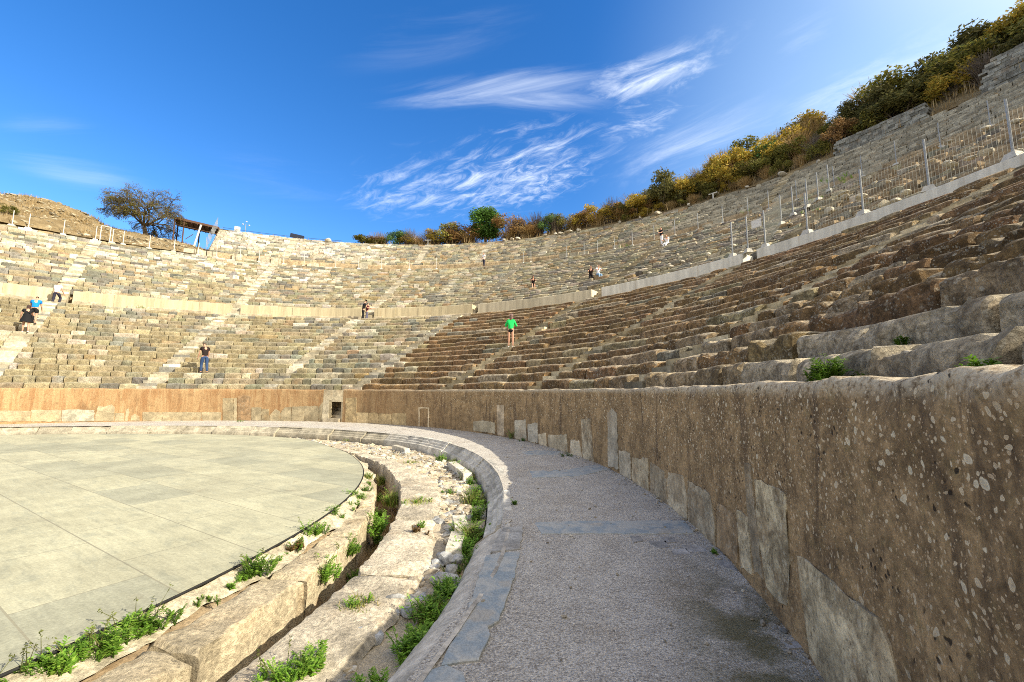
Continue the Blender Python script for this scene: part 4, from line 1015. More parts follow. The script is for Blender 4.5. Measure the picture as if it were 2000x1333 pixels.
# thin posts along the upper gangway
f2px = [(1236, 508), (1278, 478), (1319, 474), (1364, 457), (1412, 440), (1461, 414), (1502, 411), (1557, 395), (1630, 368), (1685, 350), (1752, 326), (1838, 292), (1936, 254), (2050, 196)]
P4 = [at_cyl(u, v, 43.9) for u, v in f2px]
P4 = [pol(43.9, math.degrees(math.atan2(p.y-CY, p.x-CX)), 16.40) for p in P4]
t4 = thing('post_fence', 'row of thin posts with pale feet along the upper gangway on the right', 'fence', P4[0]); t4['steel'] = 1
for p in P4: post(t4, p, 1.75, .028, fs=.4)
wires(t4, P4, (.6, 1.1, 1.7))
f3px = [(1022, 515), (1037, 518), (1107, 512), (1141, 502), (1167, 500), (1200, 487)]
P5 = [pol(43.9, on_cyl(u, v, 43.9)[0], 16.40) for u, v in f3px]
t5 = thing('post_fence', 'widely spaced thin posts along the middle of the upper gangway', 'fence', P5[0]); t5['steel'] = 1
for p in P5: post(t5, p, 1.5, .022)
wires(t5, P5, (1.4,), r=.004)
f4px = [(422, 508), (468, 514), (505, 520), (553, 523), (593, 525), (655, 524), (700, 521), (745, 520), (800, 520), (852, 521)]
P6 = [pol(43.9, on_cyl(u, v, 43.9)[0], 16.40) for u, v in f4px]
t6 = thing('post_fence', 'thin white posts along the gangway below the white upper rows', 'fence', P6[0])
for p in P6: post(t6, p, 1.6, .022, fs=.4)
wires(t6, P6, (1.5,), r=.003)
f5px = [(-70, 425), (-28, 434), (23, 443), (55, 449), (123, 460), (186, 471), (219, 474), (240, 477), (291, 487), (339, 497), (386, 505)]
P7 = [pol(43.95, on_cyl(u, v, 43.95)[0], 16.42) for u, v in f5px]
t7 = thing('post_fence', 'white posts with concrete feet below the dry hill at the left', 'fence', P7[0])
for p in P7: post(t7, p, 1.55, .03, fs=.5)
wires(t7, P7, (.8, 1.45), r=.003)
gA, gB = pol(43.9, on_cyl(194, 477, 43.9)[0], 16.36), pol(43.9, on_cyl(213, 478, 43.9)[0], 16.36)
t8 = thing('gate', 'small white framed gate in the post fence below the dry hill', 'gate', gA)
mb = MB()
for p in (gA, gB): mb.tube([p, p+Vector((0, 0, 1.75))], .035, 5)
for z in (.05, 1.75): mb.tube([gA+Vector((0, 0, z)), gB+Vector((0, 0, z))], .035, 5)
mb.build('frame', M_WHITE, t8); wires(t8, [gA, gB], (.35, .65, .95, 1.25), r=.008)
# fence up the broken end of the upper tier
t9 = thing('mesh_fence', 'greenish mesh fence climbing the broken left end of the white upper rows', 'fence', pol(45.2, UTH1+.4, 17.5)); t9['steel'] = 1
P9 = [pol(45.1+i*.72, UTH1+.35, 17.6+i*.565) for i in range(9)]
for p in P9: post(t9, p, 1.5, .03, foot=False)
wires(t9, P9, (.3, .6, .9, 1.2, 1.45), r=.006)
# rail along the crown of the white rows
t10 = thing('hand_rail', 'low dark rail running along the crest of the white upper rows', 'railing', pol(51.6, 117, 22.2))
PR = [pol(51.7, th, 22.1) for th in np.arange(117.2, 99.8, -1.6)]
for p in PR:
    mb = MB(); mb.tube([p, p+Vector((0, 0, .62))], .025, 4); mb.build('post', M_RAIL, t10)
wires(t10, PR, (.35, .6), 'rail', .025, M_RAIL)

# ------------------------------------------------------------------ shelter, solar panel, weather mast on the left ridge
sh = thing('shelter', 'open wooden shelter with a dark flat roof on the left ridge', 'shelter', pol(54, 120.3, 20.2))
qs = [pol(53.3, 122.9, 0), pol(53.3, 117.9, 0), pol(56.3, 117.9, 0), pol(56.3, 122.9, 0)]
zr = [23.35, 22.95, 22.95, 23.35]
mb = MB(); tops = [Vector((p.x, p.y, z+.28)) for p, z in zip(qs, zr)]; bots = [Vector((p.x, p.y, z)) for p, z in zip(qs, zr)]
mb.add([tuple(v) for v in bots+tops], [(3, 2, 1, 0), (4, 5, 6, 7), (0, 1, 5, 4), (1, 2, 6, 5), (2, 3, 7, 6), (3, 0, 4, 7)]); mb.build('roof', M_WOOD, sh)
mb = MB()
for i in range(9):
    s = i/8; A = bots[0].lerp(bots[1], s); B = bots[3].lerp(bots[2], s); mb.tube([A-Vector((0, 0, .07)), B-Vector((0, 0, .07))], .06, 4)
mb.build('rafters', M_WOOD, sh)
for q, z, m, ln in [(qs[0], zr[0], M_WOOD, 0), (pol(53.4, 121.9), 23.2, M_WOOD, 0), (pol(53.3, 120.0), 23.1, M_WHITE, .7), (qs[3], zr[3], M_WOOD, 0), (qs[2], zr[2], M_WOOD, 0), (pol(56.2, 120.5), 23.1, M_WOOD, 0)]:
    zb = 19.3; mb = MB(); b = Vector((q.x-ln*.8, q.y-ln*.5, zb)); mb.tube([b, Vector((q.x, q.y, z))], .075 if m is M_WOOD else .11, 6); mb.build('post', m, sh)
mb = MB()
for z in (20.7, 21.7): mb.tube([Vector((qs[0].x, qs[0].y, z)), Vector((qs[3].x, qs[3].y, z))], .04, 4)
mb.tube([Vector((qs[0].x, qs[0].y, 22.6)), Vector((qs[1].x, qs[1].y, 22.2))], .05, 4); mb.tube([pol(53.4, 121.6, 20.9), pol(53.4, 120.8, 21.7)], .04, 4)
mb.build('brace', M_WOOD, sh)
th_, _ = on_cyl(580, 470, 52.4); sp_ = thing('solar_panel', 'tilted dark solar panel on two short legs on the ridge', 'solar panel', pol(52.4, th_, 22.15))
mb = MB(); c = pol(52.3, th_, 22.98); e = Vector((-math.sin(math.radians(th_)), math.cos(math.radians(th_)), 0)); o_ = Vector((math.cos(math.radians(th_)), math.sin(math.radians(th_)), 0))
n_ = (o_*.45+Vector((0, 0, .85))); e2 = (e+Vector((0, 0, .14)))
V = [c+e2*sx_*.88+n_*sy_*.42+o_*k*.05 for k in (0, 1) for sx_, sy_ in ((-1, -1), (1, -1), (1, 1), (-1, 1))]
mb.add([tuple(v) for v in V], [(0, 1, 2, 3), (7, 6, 5, 4), (0, 4, 5, 1), (1, 5, 6, 2), (2, 6, 7, 3), (3, 7, 4, 0)]); mb.build('panel', M_SOLAR, sp_)
for s in (-.45, .4):
    mb = MB(); b = c+e*s; mb.tube([Vector((b.x, b.y, 22.1)), b-Vector((0, 0, .2))+o_*.04], .045, 5); mb.build('leg', M_STEEL, sp_)
th_, _ = on_cyl(479, 452, 52); ws = thing('weather_mast', 'little weather mast with white cups standing on the ridge', 'weather station', pol(52, th_, 22.1))
mb = MB(); mb.tube([pol(52, th_, 22.0), pol(52, th_, 23.75)], .035, 5); mb.build('mast', M_STEEL, ws)
mb = MB()
for dx, dz in ((-.38, .0), (.34, .05), (-.05, .45)):
    V, Fc = SHAPES[0]; mb.add(V*.15+np.array(pol(52, th_+dx*1.1, 23.6+dz)), Fc)
mb.build('wind_cup', M_WHITE, ws)
mb = MB(); mb.box(pol(52, th_+.1, 22.3), (.5, .55, .4), math.radians(th_)); mb.build('base_box', M_WHITE, ws)
th_, _ = on_cyl(464, 445, 52); mb = MB(); mb.box(pol(52, th_, 22.85), (.35, .62, .62), math.radians(th_)); mb.tube([pol(52, th_, 22.0), pol(52, th_, 22.6)], .05, 5)
tag(mb.build('instrument_box', M_WHITE), 'white instrument box on a post beside the weather mast', 'box')
for u, v, lab in [(1393, 388, 'white T shaped marker at the edge of the bushes'), (836, 473, 'thin T shaped marker on the crest left of the round pine')]:
    th_, z = on_cyl(u, v, 51.3); mb = MB(); zz_ = max(z, 22.1); mb.tube([pol(51.3, th_, 22.0), pol(51.3, th_, 23.0)], .07, 5); mb.box(pol(51.3, th_, 23.05), (.1, .9, .10), math.radians(th_))
    tag(mb.build('marker', M_WHITE), lab, 'marker')
# rough masonry at the top right
for ta, tb, zt, lab in [(33.6, 26.6, 23.5, 'stepped grey drystone wall holding back the bushes above the right rows'), (23.6, 12.0, 24.3, 'higher drystone corner wall at the top right edge')]:
    rng = np.random.default_rng(int(ta)); mb = MB(); z = 22.1; k = 0
    while z < zt:
        th = min(ta, tb)+(rng.uniform(0, .4)); h_ = rng.uniform(.14, .24)
        top_in = max(ta, tb)-(z-22.1)*rng.uniform(.1, .5)
        while th < top_in:
            w = rng.uniform(.25, .7); te = min(th+math.degrees(w/51.2), top_in)
            c = np.array((.25, .25, .22))*rng.uniform(.6, 1.4)
            mb.box(pol(51.25+rng.uniform(-.05, .05), (th+te)/2, z+h_/2), (.5, w*.97, h_*.96), math.radians((th+te)/2), (*c, .2)); th = te
        z += h_
    tag(mb.build('drystone_wall', M_SEAT), lab, 'wall')
# pale loose blocks on the ruined parts of the middle tier and along the crest
rng = np.random.default_rng(404)
zones = [('pale loose block on the ruined wedge behind the mesh fence', 'loose blocks behind the mesh fence', 34, lambda: (rng.uniform(1530, 1990), None)), ]
for i in range(40):
    s = rng.random(); th = rng.uniform(10, 27.5); R = rng.uniform(31.6, 43); z = 8.88+MR+(R-31.25)*MR/MT
    mb = MB(); p = pol(R, th, z); stone_at(mb, rng, p.x, p.y, p.z+.03, rng.uniform(.13, .34), np.array((.55, .50, .38))*rng.uniform(.75, 1.15), SHAPES2)
    tag(mb.build('loose_block', M_RUB, smooth=35), 'pale loose block lying on the ruined wedge behind the mesh fence', 'stone', 'loose blocks behind the mesh fence')
for i in range(34):
    th = rng.uniform(29, 47); R = rng.uniform(31.6, 43); k = int((R-31.25)/MT); z = MID[min(k, 21)][1]+MR
    mb = MB(); p = pol(MID[min(k, 21)][0]+.2, th, z); stone_at(mb, rng, p.x, p.y, p.z+.02, rng.uniform(.10, .22), np.array((.58, .53, .42))*rng.uniform(.75, 1.15), SHAPES2)
    tag(mb.build('loose_block', M_RUB, smooth=35), 'pale loose block lying on the grey seat rows between the two right stairways', 'stone', 'loose blocks on the grey middle rows')
for u, v in [(640, 474), (985, 470), (1000, 466), (1012, 468), (1065, 457), (1085, 452), (1095, 455), (1110, 450), (1130, 447), (1210, 432), (1250, 425), (1285, 417), (1345, 400), (1460, 372), (1530, 352), (1600, 332)]:
    th_, z = on_cyl(u, v, 50.6); mb = MB(); p = pol(50.6, th_, 22.2); s = rng.uniform(.22, .5)
    stone_at(mb, rng, p.x, p.y, 22.2+s*.2, s, np.array((.50, .46, .37))*rng.uniform(.8, 1.15), SHAPES2)
    tag(mb.build('crest_block', M_RUB, smooth=35), 'tumbled block on the crest of the upper rows', 'stone', 'tumbled blocks along the crest')
for u, v, s in [(165, 470, .7), (150, 468, .6), (258, 489, .9), (240, 484, .5), (332, 492, .55), (305, 489, .4), (100, 462, .35)]:
    th_, z = on_cyl(u, v, 45.2); mb = MB(); p = pol(45.2, th_, 16.9)
    stone_at(mb, rng, p.x, p.y, 16.85, s, np.array((.55, .50, .38)), SHAPES2); tag(mb.build('hill_rock', M_RUB, smooth=35), 'pale rock lying at the foot of the dry hill', 'stone', 'rocks at the foot of the dry hill')

# ------------------------------------------------------------------ foliage
def leaves(mb, rng, C, rad, n, size, cols, flat=.5, shell=.35):
    """n leaf faces scattered through an ellipsoid"""
    d = rng.normal(size=(n, 3)); d /= np.linalg.norm(d, axis=1)[:, None]
    r = (shell+(1-shell)*rng.random(n)**.6)
    c = np.asarray(C)+d*r[:, None]*np.asarray(rad)
    ax = rng.normal(size=(n, 3)); ax[:, 2] *= .7; ax /= np.linalg.norm(ax, axis=1)[:, None]
    nb = np.cross(ax, rng.normal(size=(n, 3))); nb /= np.linalg.norm(nb, axis=1)[:, None]
    s = size*rng.uniform(.6, 1.4, n)[:, None]
    V = np.stack([c-ax*s, c+nb*s*flat, c+ax*s, c-nb*s*flat], 1).reshape(-1, 3)
    cols = np.asarray(cols); t = cols[rng.integers(len(cols), size=n)]*rng.uniform(.75, 1.25, (n, 1)); t = np.concatenate([t, np.zeros((n, 1))], 1)
    i = np.arange(n)*4; mb.add(V, np.stack([i, i+1, i+2, i+3], 1).tolist(), np.repeat(t, 4, 0))
def bush_meshes(seed, cols, nl=2600, lsize=.034, form='round', clumps=16):
    """unit bush, height about 1: foliage and stems"""
    rng = np.random.default_rng(seed); mb = MB(); ms = MB()
    for k in range(clumps):
        a = rng.uniform(0, 6.28); e = rng.uniform(.0, 1.0); rr_ = rng.uniform(.15, .48)*(1-.45*e)
        c = (math.cos(a)*rr_*1.15, math.sin(a)*rr_*1.15, .22+.58*e)
        r = rng.uniform(.13, .24)
        if form == 'pine': c = (math.cos(a)*.27*math.sin(math.pi*(.12+.80*e))*rng.uniform(.5, 1), math.sin(a)*.27*math.sin(math.pi*(.12+.80*e))*rng.uniform(.5, 1), .22+.62*e); r = rng.uniform(.13, .19)
        sh_ = .8 if form == 'pine' else rng.uniform(.75, 1.1)
        leaves(mb, rng, c, (r, r, r*sh_), int(nl/clumps*rng.uniform(.6, 1.4)), lsize, np.asarray(cols)*rng.uniform(.75, 1.3), .45, .2)
        if k < 9 and form != 'pine':
            ms.tube([(rng.uniform(-.06, .06), rng.uniform(-.06, .06), -.15), (c[0]*.5, c[1]*.5, c[2]*.45), c], [.014, .010, .004], 4, (.12, .09, .06, 0))
    if form == 'pine': ms.tube([(0, 0, -.1), (.0, .01, .3), (0, 0, .8)], [.03, .026, .008], 6)
    f = mb.build('foliage', M_LEAF); s = ms.build('stems', M_BARK)
    fm, sm_ = f.data, s.data; bpy.data.objects.remove(f); bpy.data.objects.remove(s); return fm, sm_
def twig_meshes(seed, col, n=420, leafy=0):
    """leafless grey bush: a fan of thin twigs"""
    rng = np.random.default_rng(seed); mb = MB()
    for k in range(n):
        a = rng.uniform(0, 6.28); sp_ = rng.uniform(.05, .5); h_ = rng.uniform(.45, 1.0)*(1-.5*sp_)
        p0 = Vector((rng.uniform(-.08, .08), rng.uniform(-.08, .08), -.1)); p2 = Vector((math.cos(a)*sp_, math.sin(a)*sp_, h_)); p1 = p0.lerp(p2, .5)+Vector((rng.uniform(-.05, .05), rng.uniform(-.05, .05), .08))
        mb.tube([p0, p1, p2], [.008, .005, .002], 3, (*(np.array(col)*rng.uniform(.7, 1.3)), 0), cap=False)
    if leafy: leaves(mb, rng, (0, 0, .6), (.42, .42, .36), leafy, .02, [np.array(col)*1.2], .45, .2)
    f = mb.build('twigs', M_LEAF); fm = f.data; bpy.data.objects.remove(f); return fm
OLIVE = [(.17, .165, .035), (.21, .18, .04), (.12, .13, .03)]
YELL = [(.36, .27, .04), (.28, .24, .04), (.42, .28, .045)]
GRN = [(.08, .15, .04), (.10, .18, .045), (.065, .12, .035)]
PINE = [(.07, .15, .028), (.09, .185, .032), (.05, .105, .024)]
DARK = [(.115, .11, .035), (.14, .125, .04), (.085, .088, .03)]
RUST = [(.24, .14, .055), (.20, .12, .05), (.28, .175, .065)]
KIND = {'olive': (OLIVE, 2600, .032), 'yellow': (YELL, 2400, .032), 'green': (GRN, 3200, .030), 'dark': (DARK, 3000, .034), 'rust': (RUST, 2600, .028)}
BM = {k: [bush_meshes(50+7*j+i*3, c, n, s) for j in range(3)] for i, (k, (c, n, s)) in enumerate(KIND.items())}
BM['pine'] = [bush_meshes(91, PINE, 12000, .022, 'pine', 44)]
TW = {'bare': [twig_meshes(5, (.20, .165, .13)), twig_meshes(6, (.22, .18, .14))], 'straw': [twig_meshes(8, (.36, .25, .11), 520), twig_meshes(9, (.40, .29, .13), 520)]}
DESC = {'olive': 'olive green bush', 'yellow': 'yellowing autumn bush', 'green': 'fresh green round bush', 'dark': 'dark green dense bush', 'rust': 'rust brown dry leaved bush', 'bare': 'leafless grey twiggy bush', 'straw': 'clump of tall straw coloured grass'}
brng = random.Random(3)
def plant_bush(kind, R, th, hgt, wid, where, single=None, sink=.1):
    z = float(hill_z(R, th))
    name = 'grass_clump' if kind == 'straw' else ('pine_tree' if kind == 'pine' else 'bush')
    t = thing(name, single or f'{DESC[kind]} {where}', {'straw': 'grass', 'pine': 'tree'}.get(kind, 'bush'), pol(R, th, z-sink), brng.uniform(0, 6.28), None if single else f'{DESC[kind]}s {where}', (wid, wid, hgt))
    if kind in TW: child('twigs', brng.choice(TW[kind]), t)
    else:
        f, s = brng.choice(BM[kind]); child('crown' if kind == 'pine' else 'foliage', f, t); child('trunk' if kind == 'pine' else 'stems', s, t)
    return t
def px_bush(kind, u, vb, hpx, wpx, where, R=53.0, single=None, sink=.1):
    th, _ = on_cyl(u, vb, R); p = pol(R, th); d = math.hypot(p.x, p.y); c = abs(math.cos(math.atan2(p.x, p.y)))
    k = d*c/F_PX*1.08; plant_bush(kind, R, th, hpx*k, wpx*k*c**.5, where, single, sink)
mw = 'on the crest above the middle of the rows'
for a in [('olive', 718, 474, 27, 66, 'olive brown bush at the left end of the crest thicket'), ('rust', 735, 474, 22, 60), ('green', 773, 472, 38, 52, 'green bush second from the left end of the crest thicket'), ('bare', 742, 470, 36, 50), ('bare', 800, 468, 40, 52), ('yellow', 795, 472, 26, 40), ('bare', 845, 465, 36, 60),
          ('yellow', 852, 470, 34, 54, 'yellow green bush left of the round pine'), ('olive', 878, 469, 46, 60), ('rust', 905, 462, 46, 78), ('bare', 885, 460, 50, 56), ('straw', 820, 472, 22, 50), ('straw', 915, 466, 26, 60),
          ('rust', 992, 458, 46, 80, 'rounded brown bush just right of the round pine'), ('bare', 1010, 448, 52, 64), ('rust', 1030, 455, 34, 60), ('straw', 1035, 458, 28, 70), ('straw', 1000, 462, 22, 60), ('green', 1071, 452, 46, 48, 'grey green bush between brown scrub right of the pine'), ('olive', 1103, 450, 38, 48, 'olive bush beside the grey green one'), ('bare', 1050, 448, 54, 56),
          ('straw', 1125, 448, 26, 60), ('yellow', 1132, 440, 40, 44), ('yellow', 1160, 436, 50, 44), ('bare', 1195, 428, 56, 52), ('yellow', 1186, 434, 40, 46), ('straw', 1165, 440, 26, 60), ('rust', 1215, 428, 34, 60), ('straw', 1215, 432, 24, 60), ('yellow', 1240, 418, 46, 54), ('olive', 1222, 420, 38, 50), ('bare', 1085, 440, 46, 50), ('rust', 1145, 440, 34, 60)]:
    px_bush(a[0], a[1], a[2], a[3], a[4], mw, single=a[5] if len(a) > 5 else None)
px_bush('pine', 948, 461, 74, 98, '', R=53.2, single='tall rounded bright green pine standing out of the crest scrub', sink=.0)
px_bush('bare', 640, 474, 16, 44, '', R=54, single='small bare shrub peeping over the white rows')
px_bush('olive', 8, 440, 22, 40, '', R=46.2, single='olive bush at the left edge below the dry hill')
px_bush('olive', 398, 487, 14, 40, '', R=46.5, single='low green shrub at the foot of the broken tier end')
rw = 'on the scrubby slope above the right rows'
rows_b = [(51.9, .85, .8), (53.4, 1.1, 1.0), (55.2, 1.25, 1.2), (57.4, 1.4, 1.35), (59.6, 1.45, 1.5)]
for R, hs_, den in rows_b:
    th = 58.0 - brng.uniform(0, 1)
    while th > 15:
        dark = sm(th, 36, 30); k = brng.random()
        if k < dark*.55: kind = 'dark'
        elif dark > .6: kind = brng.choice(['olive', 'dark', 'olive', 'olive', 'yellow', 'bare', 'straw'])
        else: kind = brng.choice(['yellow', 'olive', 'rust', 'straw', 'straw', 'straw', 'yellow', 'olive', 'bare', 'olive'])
        low_ = .75 if R < 52.5 else 1
        h_ = brng.uniform(1.4, 2.6)*hs_*low_*(1.0+.08*dark)*(1.12 if th < 50 else 1); w_ = h_*brng.uniform(1.05, 1.5)
        if th > 47: h_ *= .8
        in_wall = R < 52.5 and th < 34
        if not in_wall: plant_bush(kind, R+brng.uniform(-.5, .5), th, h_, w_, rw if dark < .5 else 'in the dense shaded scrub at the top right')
        th -= math.degrees(w_*.62/R)/den*brng.uniform(.8, 1.2)
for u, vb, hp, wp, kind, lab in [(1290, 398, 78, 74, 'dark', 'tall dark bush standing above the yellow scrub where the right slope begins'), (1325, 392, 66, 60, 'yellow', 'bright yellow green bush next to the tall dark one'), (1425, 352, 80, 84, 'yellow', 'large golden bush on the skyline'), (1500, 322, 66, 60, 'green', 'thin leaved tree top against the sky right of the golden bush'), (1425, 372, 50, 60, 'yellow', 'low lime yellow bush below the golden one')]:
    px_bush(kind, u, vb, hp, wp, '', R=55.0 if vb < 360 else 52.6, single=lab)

# dry grass along the ridge and the drain: blades nobody could count
def blades(mb, rng, x, y, z, n, h_, sp_, cols, lean=.5):
    for _ in range(n):
        a = rng.uniform(0, 6.28); r = rng.uniform(0, sp_); px_, py_ = x+math.cos(a)*r, y+math.sin(a)*r
        hh = h_*rng.uniform(.5, 1.2); b = rng.uniform(0, 6.28); l = rng.uniform(0, lean)*hh; w = .004+.006*rng.random()
        q = np.array([[-w, 0, 0], [w, 0, 0], [w*.6+l*.4, 0, hh*.6], [-w*.6+l*.4, 0, hh*.6], [l, 0, hh]]); ca, sa_ = math.cos(b), math.sin(b)
        q = np.stack([px_+q[:, 0]*ca-q[:, 1]*sa_, py_+q[:, 0]*sa_+q[:, 1]*ca, z+q[:, 2]], 1)
        mb.add(q, [(0, 1, 2, 3), (3, 2, 4)], (*(np.array(cols[rng.integers(len(cols))])*rng.uniform(.7, 1.3)), 0))
STRAW = [(.42, .30, .14), (.34, .24, .11), (.26, .18, .08), (.46, .36, .2)]
rng = np.random.default_rng(88); mb = MB()
for i in range(900):
    t = rng.uniform(-25, 38); f = rng.random(); r = float(R_CHI(t)+.05+(R_CHO(t)-R_CHI(t)-.05)*f); p = pol(r, t); blades(mb, rng, p.x, p.y, -.97, 5, .10, .10, STRAW, 1.4)
struct(tag(mb.build('dry_grass', M_LEAF), 'matted dry grass on the floor of the drain', 'grass'), 'stuff')
mb = MB()
for i in range(420):
    t = rng.uniform(20, 98); R = rng.uniform(51.2, 56); p = pol(R, t); z = float(hill_z(R, t)); 
    for _ in range(9):
        x, y = p.x+rng.normal()*.4, p.y+rng.normal()*.4; hh = rng.uniform(.3, .9); b = rng.uniform(0, 6.28); w = .03; l = rng.uniform(-.3, .3)
        mb.add([(x-w*math.cos(b), y-w*math.sin(b), z-.1), (x+w*math.cos(b), y+w*math.sin(b), z-.1), (x+l, y+l*.5, z+hh)], [(0, 1, 2)], (*(np.array(STRAW[rng.integers(4)])*rng.uniform(.6, 1.1)), 0))
struct(tag(mb.build('dry_grass', M_LEAF), 'dry straw coloured grass between the bushes of the ridge', 'grass'), 'stuff')
mb = MB()
for i in range(1500):
    t = rng.uniform(117.8, 141); R = rng.uniform(44.8, 56.5); p = pol(R, t); z = float(hill_z(R, t))
    if fbm(np.array([[p.x*.35, p.y*.35, 1.0]]), 2)[0] < -.05: continue
    for _ in range(7):
        x, y = p.x+rng.normal()*.25, p.y+rng.normal()*.25; hh = rng.uniform(.1, .35); b = rng.uniform(0, 6.28); w = .03; l = rng.uniform(-.15, .15)
        mb.add([(x-w*math.cos(b), y-w*math.sin(b), z-.15), (x+w*math.cos(b), y+w*math.sin(b), z-.15), (x+l, y+l*.5, z+hh)], [(0, 1, 2)], (*(np.array(STRAW[rng.integers(4)])*rng.uniform(.55, 1.0)), 0))
struct(tag(mb.build('dry_grass', M_LEAF), 'sparse dry grass covering the hill at the left', 'grass'), 'stuff')
mb = MB()
for i in range(1300):
    t = rng.uniform(117.8, 141); R = rng.uniform(44.6, 56.5); p = pol(R, t); z = float(hill_z(R, t))
    stone_at(mb, rng, p.x, p.y, z-.01, float(np.clip(rng.lognormal(-1.9, .5), .06, .4)), np.array((.36, .31, .21))*rng.uniform(.6, 1.25))
struct(tag(mb.build('scree', M_RUB), 'scattered stones weathering out of the dry hill at the left', 'rubble'), 'stuff')

# ------------------------------------------------------------------ weeds
WG = [(.13, .26, .03), (.17, .31, .035), (.10, .20, .02), (.22, .33, .05)]
WD = [(.22, .13, .05), (.30, .18, .08), (.17, .12, .04)]
def weed(name, u, v, z, w, h_, label, n=260, cols=WG, spread=None, stalks=0):
    x, y = on_z(u, v, z); rng = np.random.default_rng(int(u*3+v)); t = thing(name, label, 'plant', (x, y, z))
    mb = MB(); grassy = (int(u*7+v*3) % 10) < 3 and cols is WG and 640 < u < 990 and v < 1200
    if grassy: blades(mb, rng, 0, 0, -.03, int(n*.7), h_*.75, w*.8, [(.16, .24, .04), (.22, .26, .06), (.30, .26, .10)], .9)
    k = max(5, int(n/26))//(3 if grassy else 1); th = math.radians(spread) if spread is not None else 0
    for i in range(k):
        a = rng.normal()*.40*w; b = rng.normal()*(.22 if spread is not None else .40)*w
        cx_, cy_ = math.cos(th)*a-math.sin(th)*b, math.sin(th)*a+math.cos(th)*b
        ht = h_*rng.uniform(.45, 1.0)*math.exp(-(a/w)**2)
        for j in range(4):                                        # arching stems with paired leaflets
            an = rng.uniform(0, 6.28); ln = ht*rng.uniform(.5, .9); tip = np.array([cx_+math.cos(an)*ln*.7, cy_+math.sin(an)*ln*.7, ht*rng.uniform(.5, 1.05)]); b0 = np.array([cx_, cy_, -.03])
            for s in np.linspace(.25, 1, 7):
                c = b0+(tip-b0)*s; c[2] = -.03+(tip[2]+.03)*math.sin(s*1.45)
                for sd in (-1, 1):
                    d = np.array([math.cos(an+sd*1.0), math.sin(an+sd*1.0), rng.uniform(-.1, .5)]); L = (.030+.020*rng.random())*(1.25-s*.5)*(h_/.25)**.4; nn = np.array([-d[1], d[0], .2])*.42
                    cc = np.array(cols[rng.integers(len(cols))])*rng.uniform(.75, 1.3)
                    mb.add([c, c+d*L*.55+nn*L*.55, c+d*L*1.15, c+d*L*.55-nn*L*.55], [(0, 1, 2, 3)], (*cc, 0))
            mb.tube([b0, b0+(tip-b0)*.5+np.array([0, 0, ht*.25]), tip], [.004, .003, .0015], 3, (*(np.array(cols[0])*.9), 0), cap=False)
    f = mb.build('foliage', M_LEAF); f.parent = t
    if stalks:
        ms = MB()
        for i in range(stalks):
            a = rng.normal()*.4*w; X, Y = math.cos(th)*a, math.sin(th)*a; l = rng.normal(size=2)*.08; H = h_*rng.uniform(.9, 1.4)
            ms.tube([(X, Y, 0), (X+l[0]*.5, Y+l[1]*.5, H*.6), (X+l[0], Y+l[1], H)], [.004, .003, .002], 3, (.16, .17, .05, 0), cap=False)
            leaves(ms, rng, (X+l[0], Y+l[1], H), (.02, .02, .05), 8, .012, [(.15, .17, .05)], .5, .1)
        s = ms.build('stalks', M_LEAF); s.parent = t
    return t
ZR = -.42
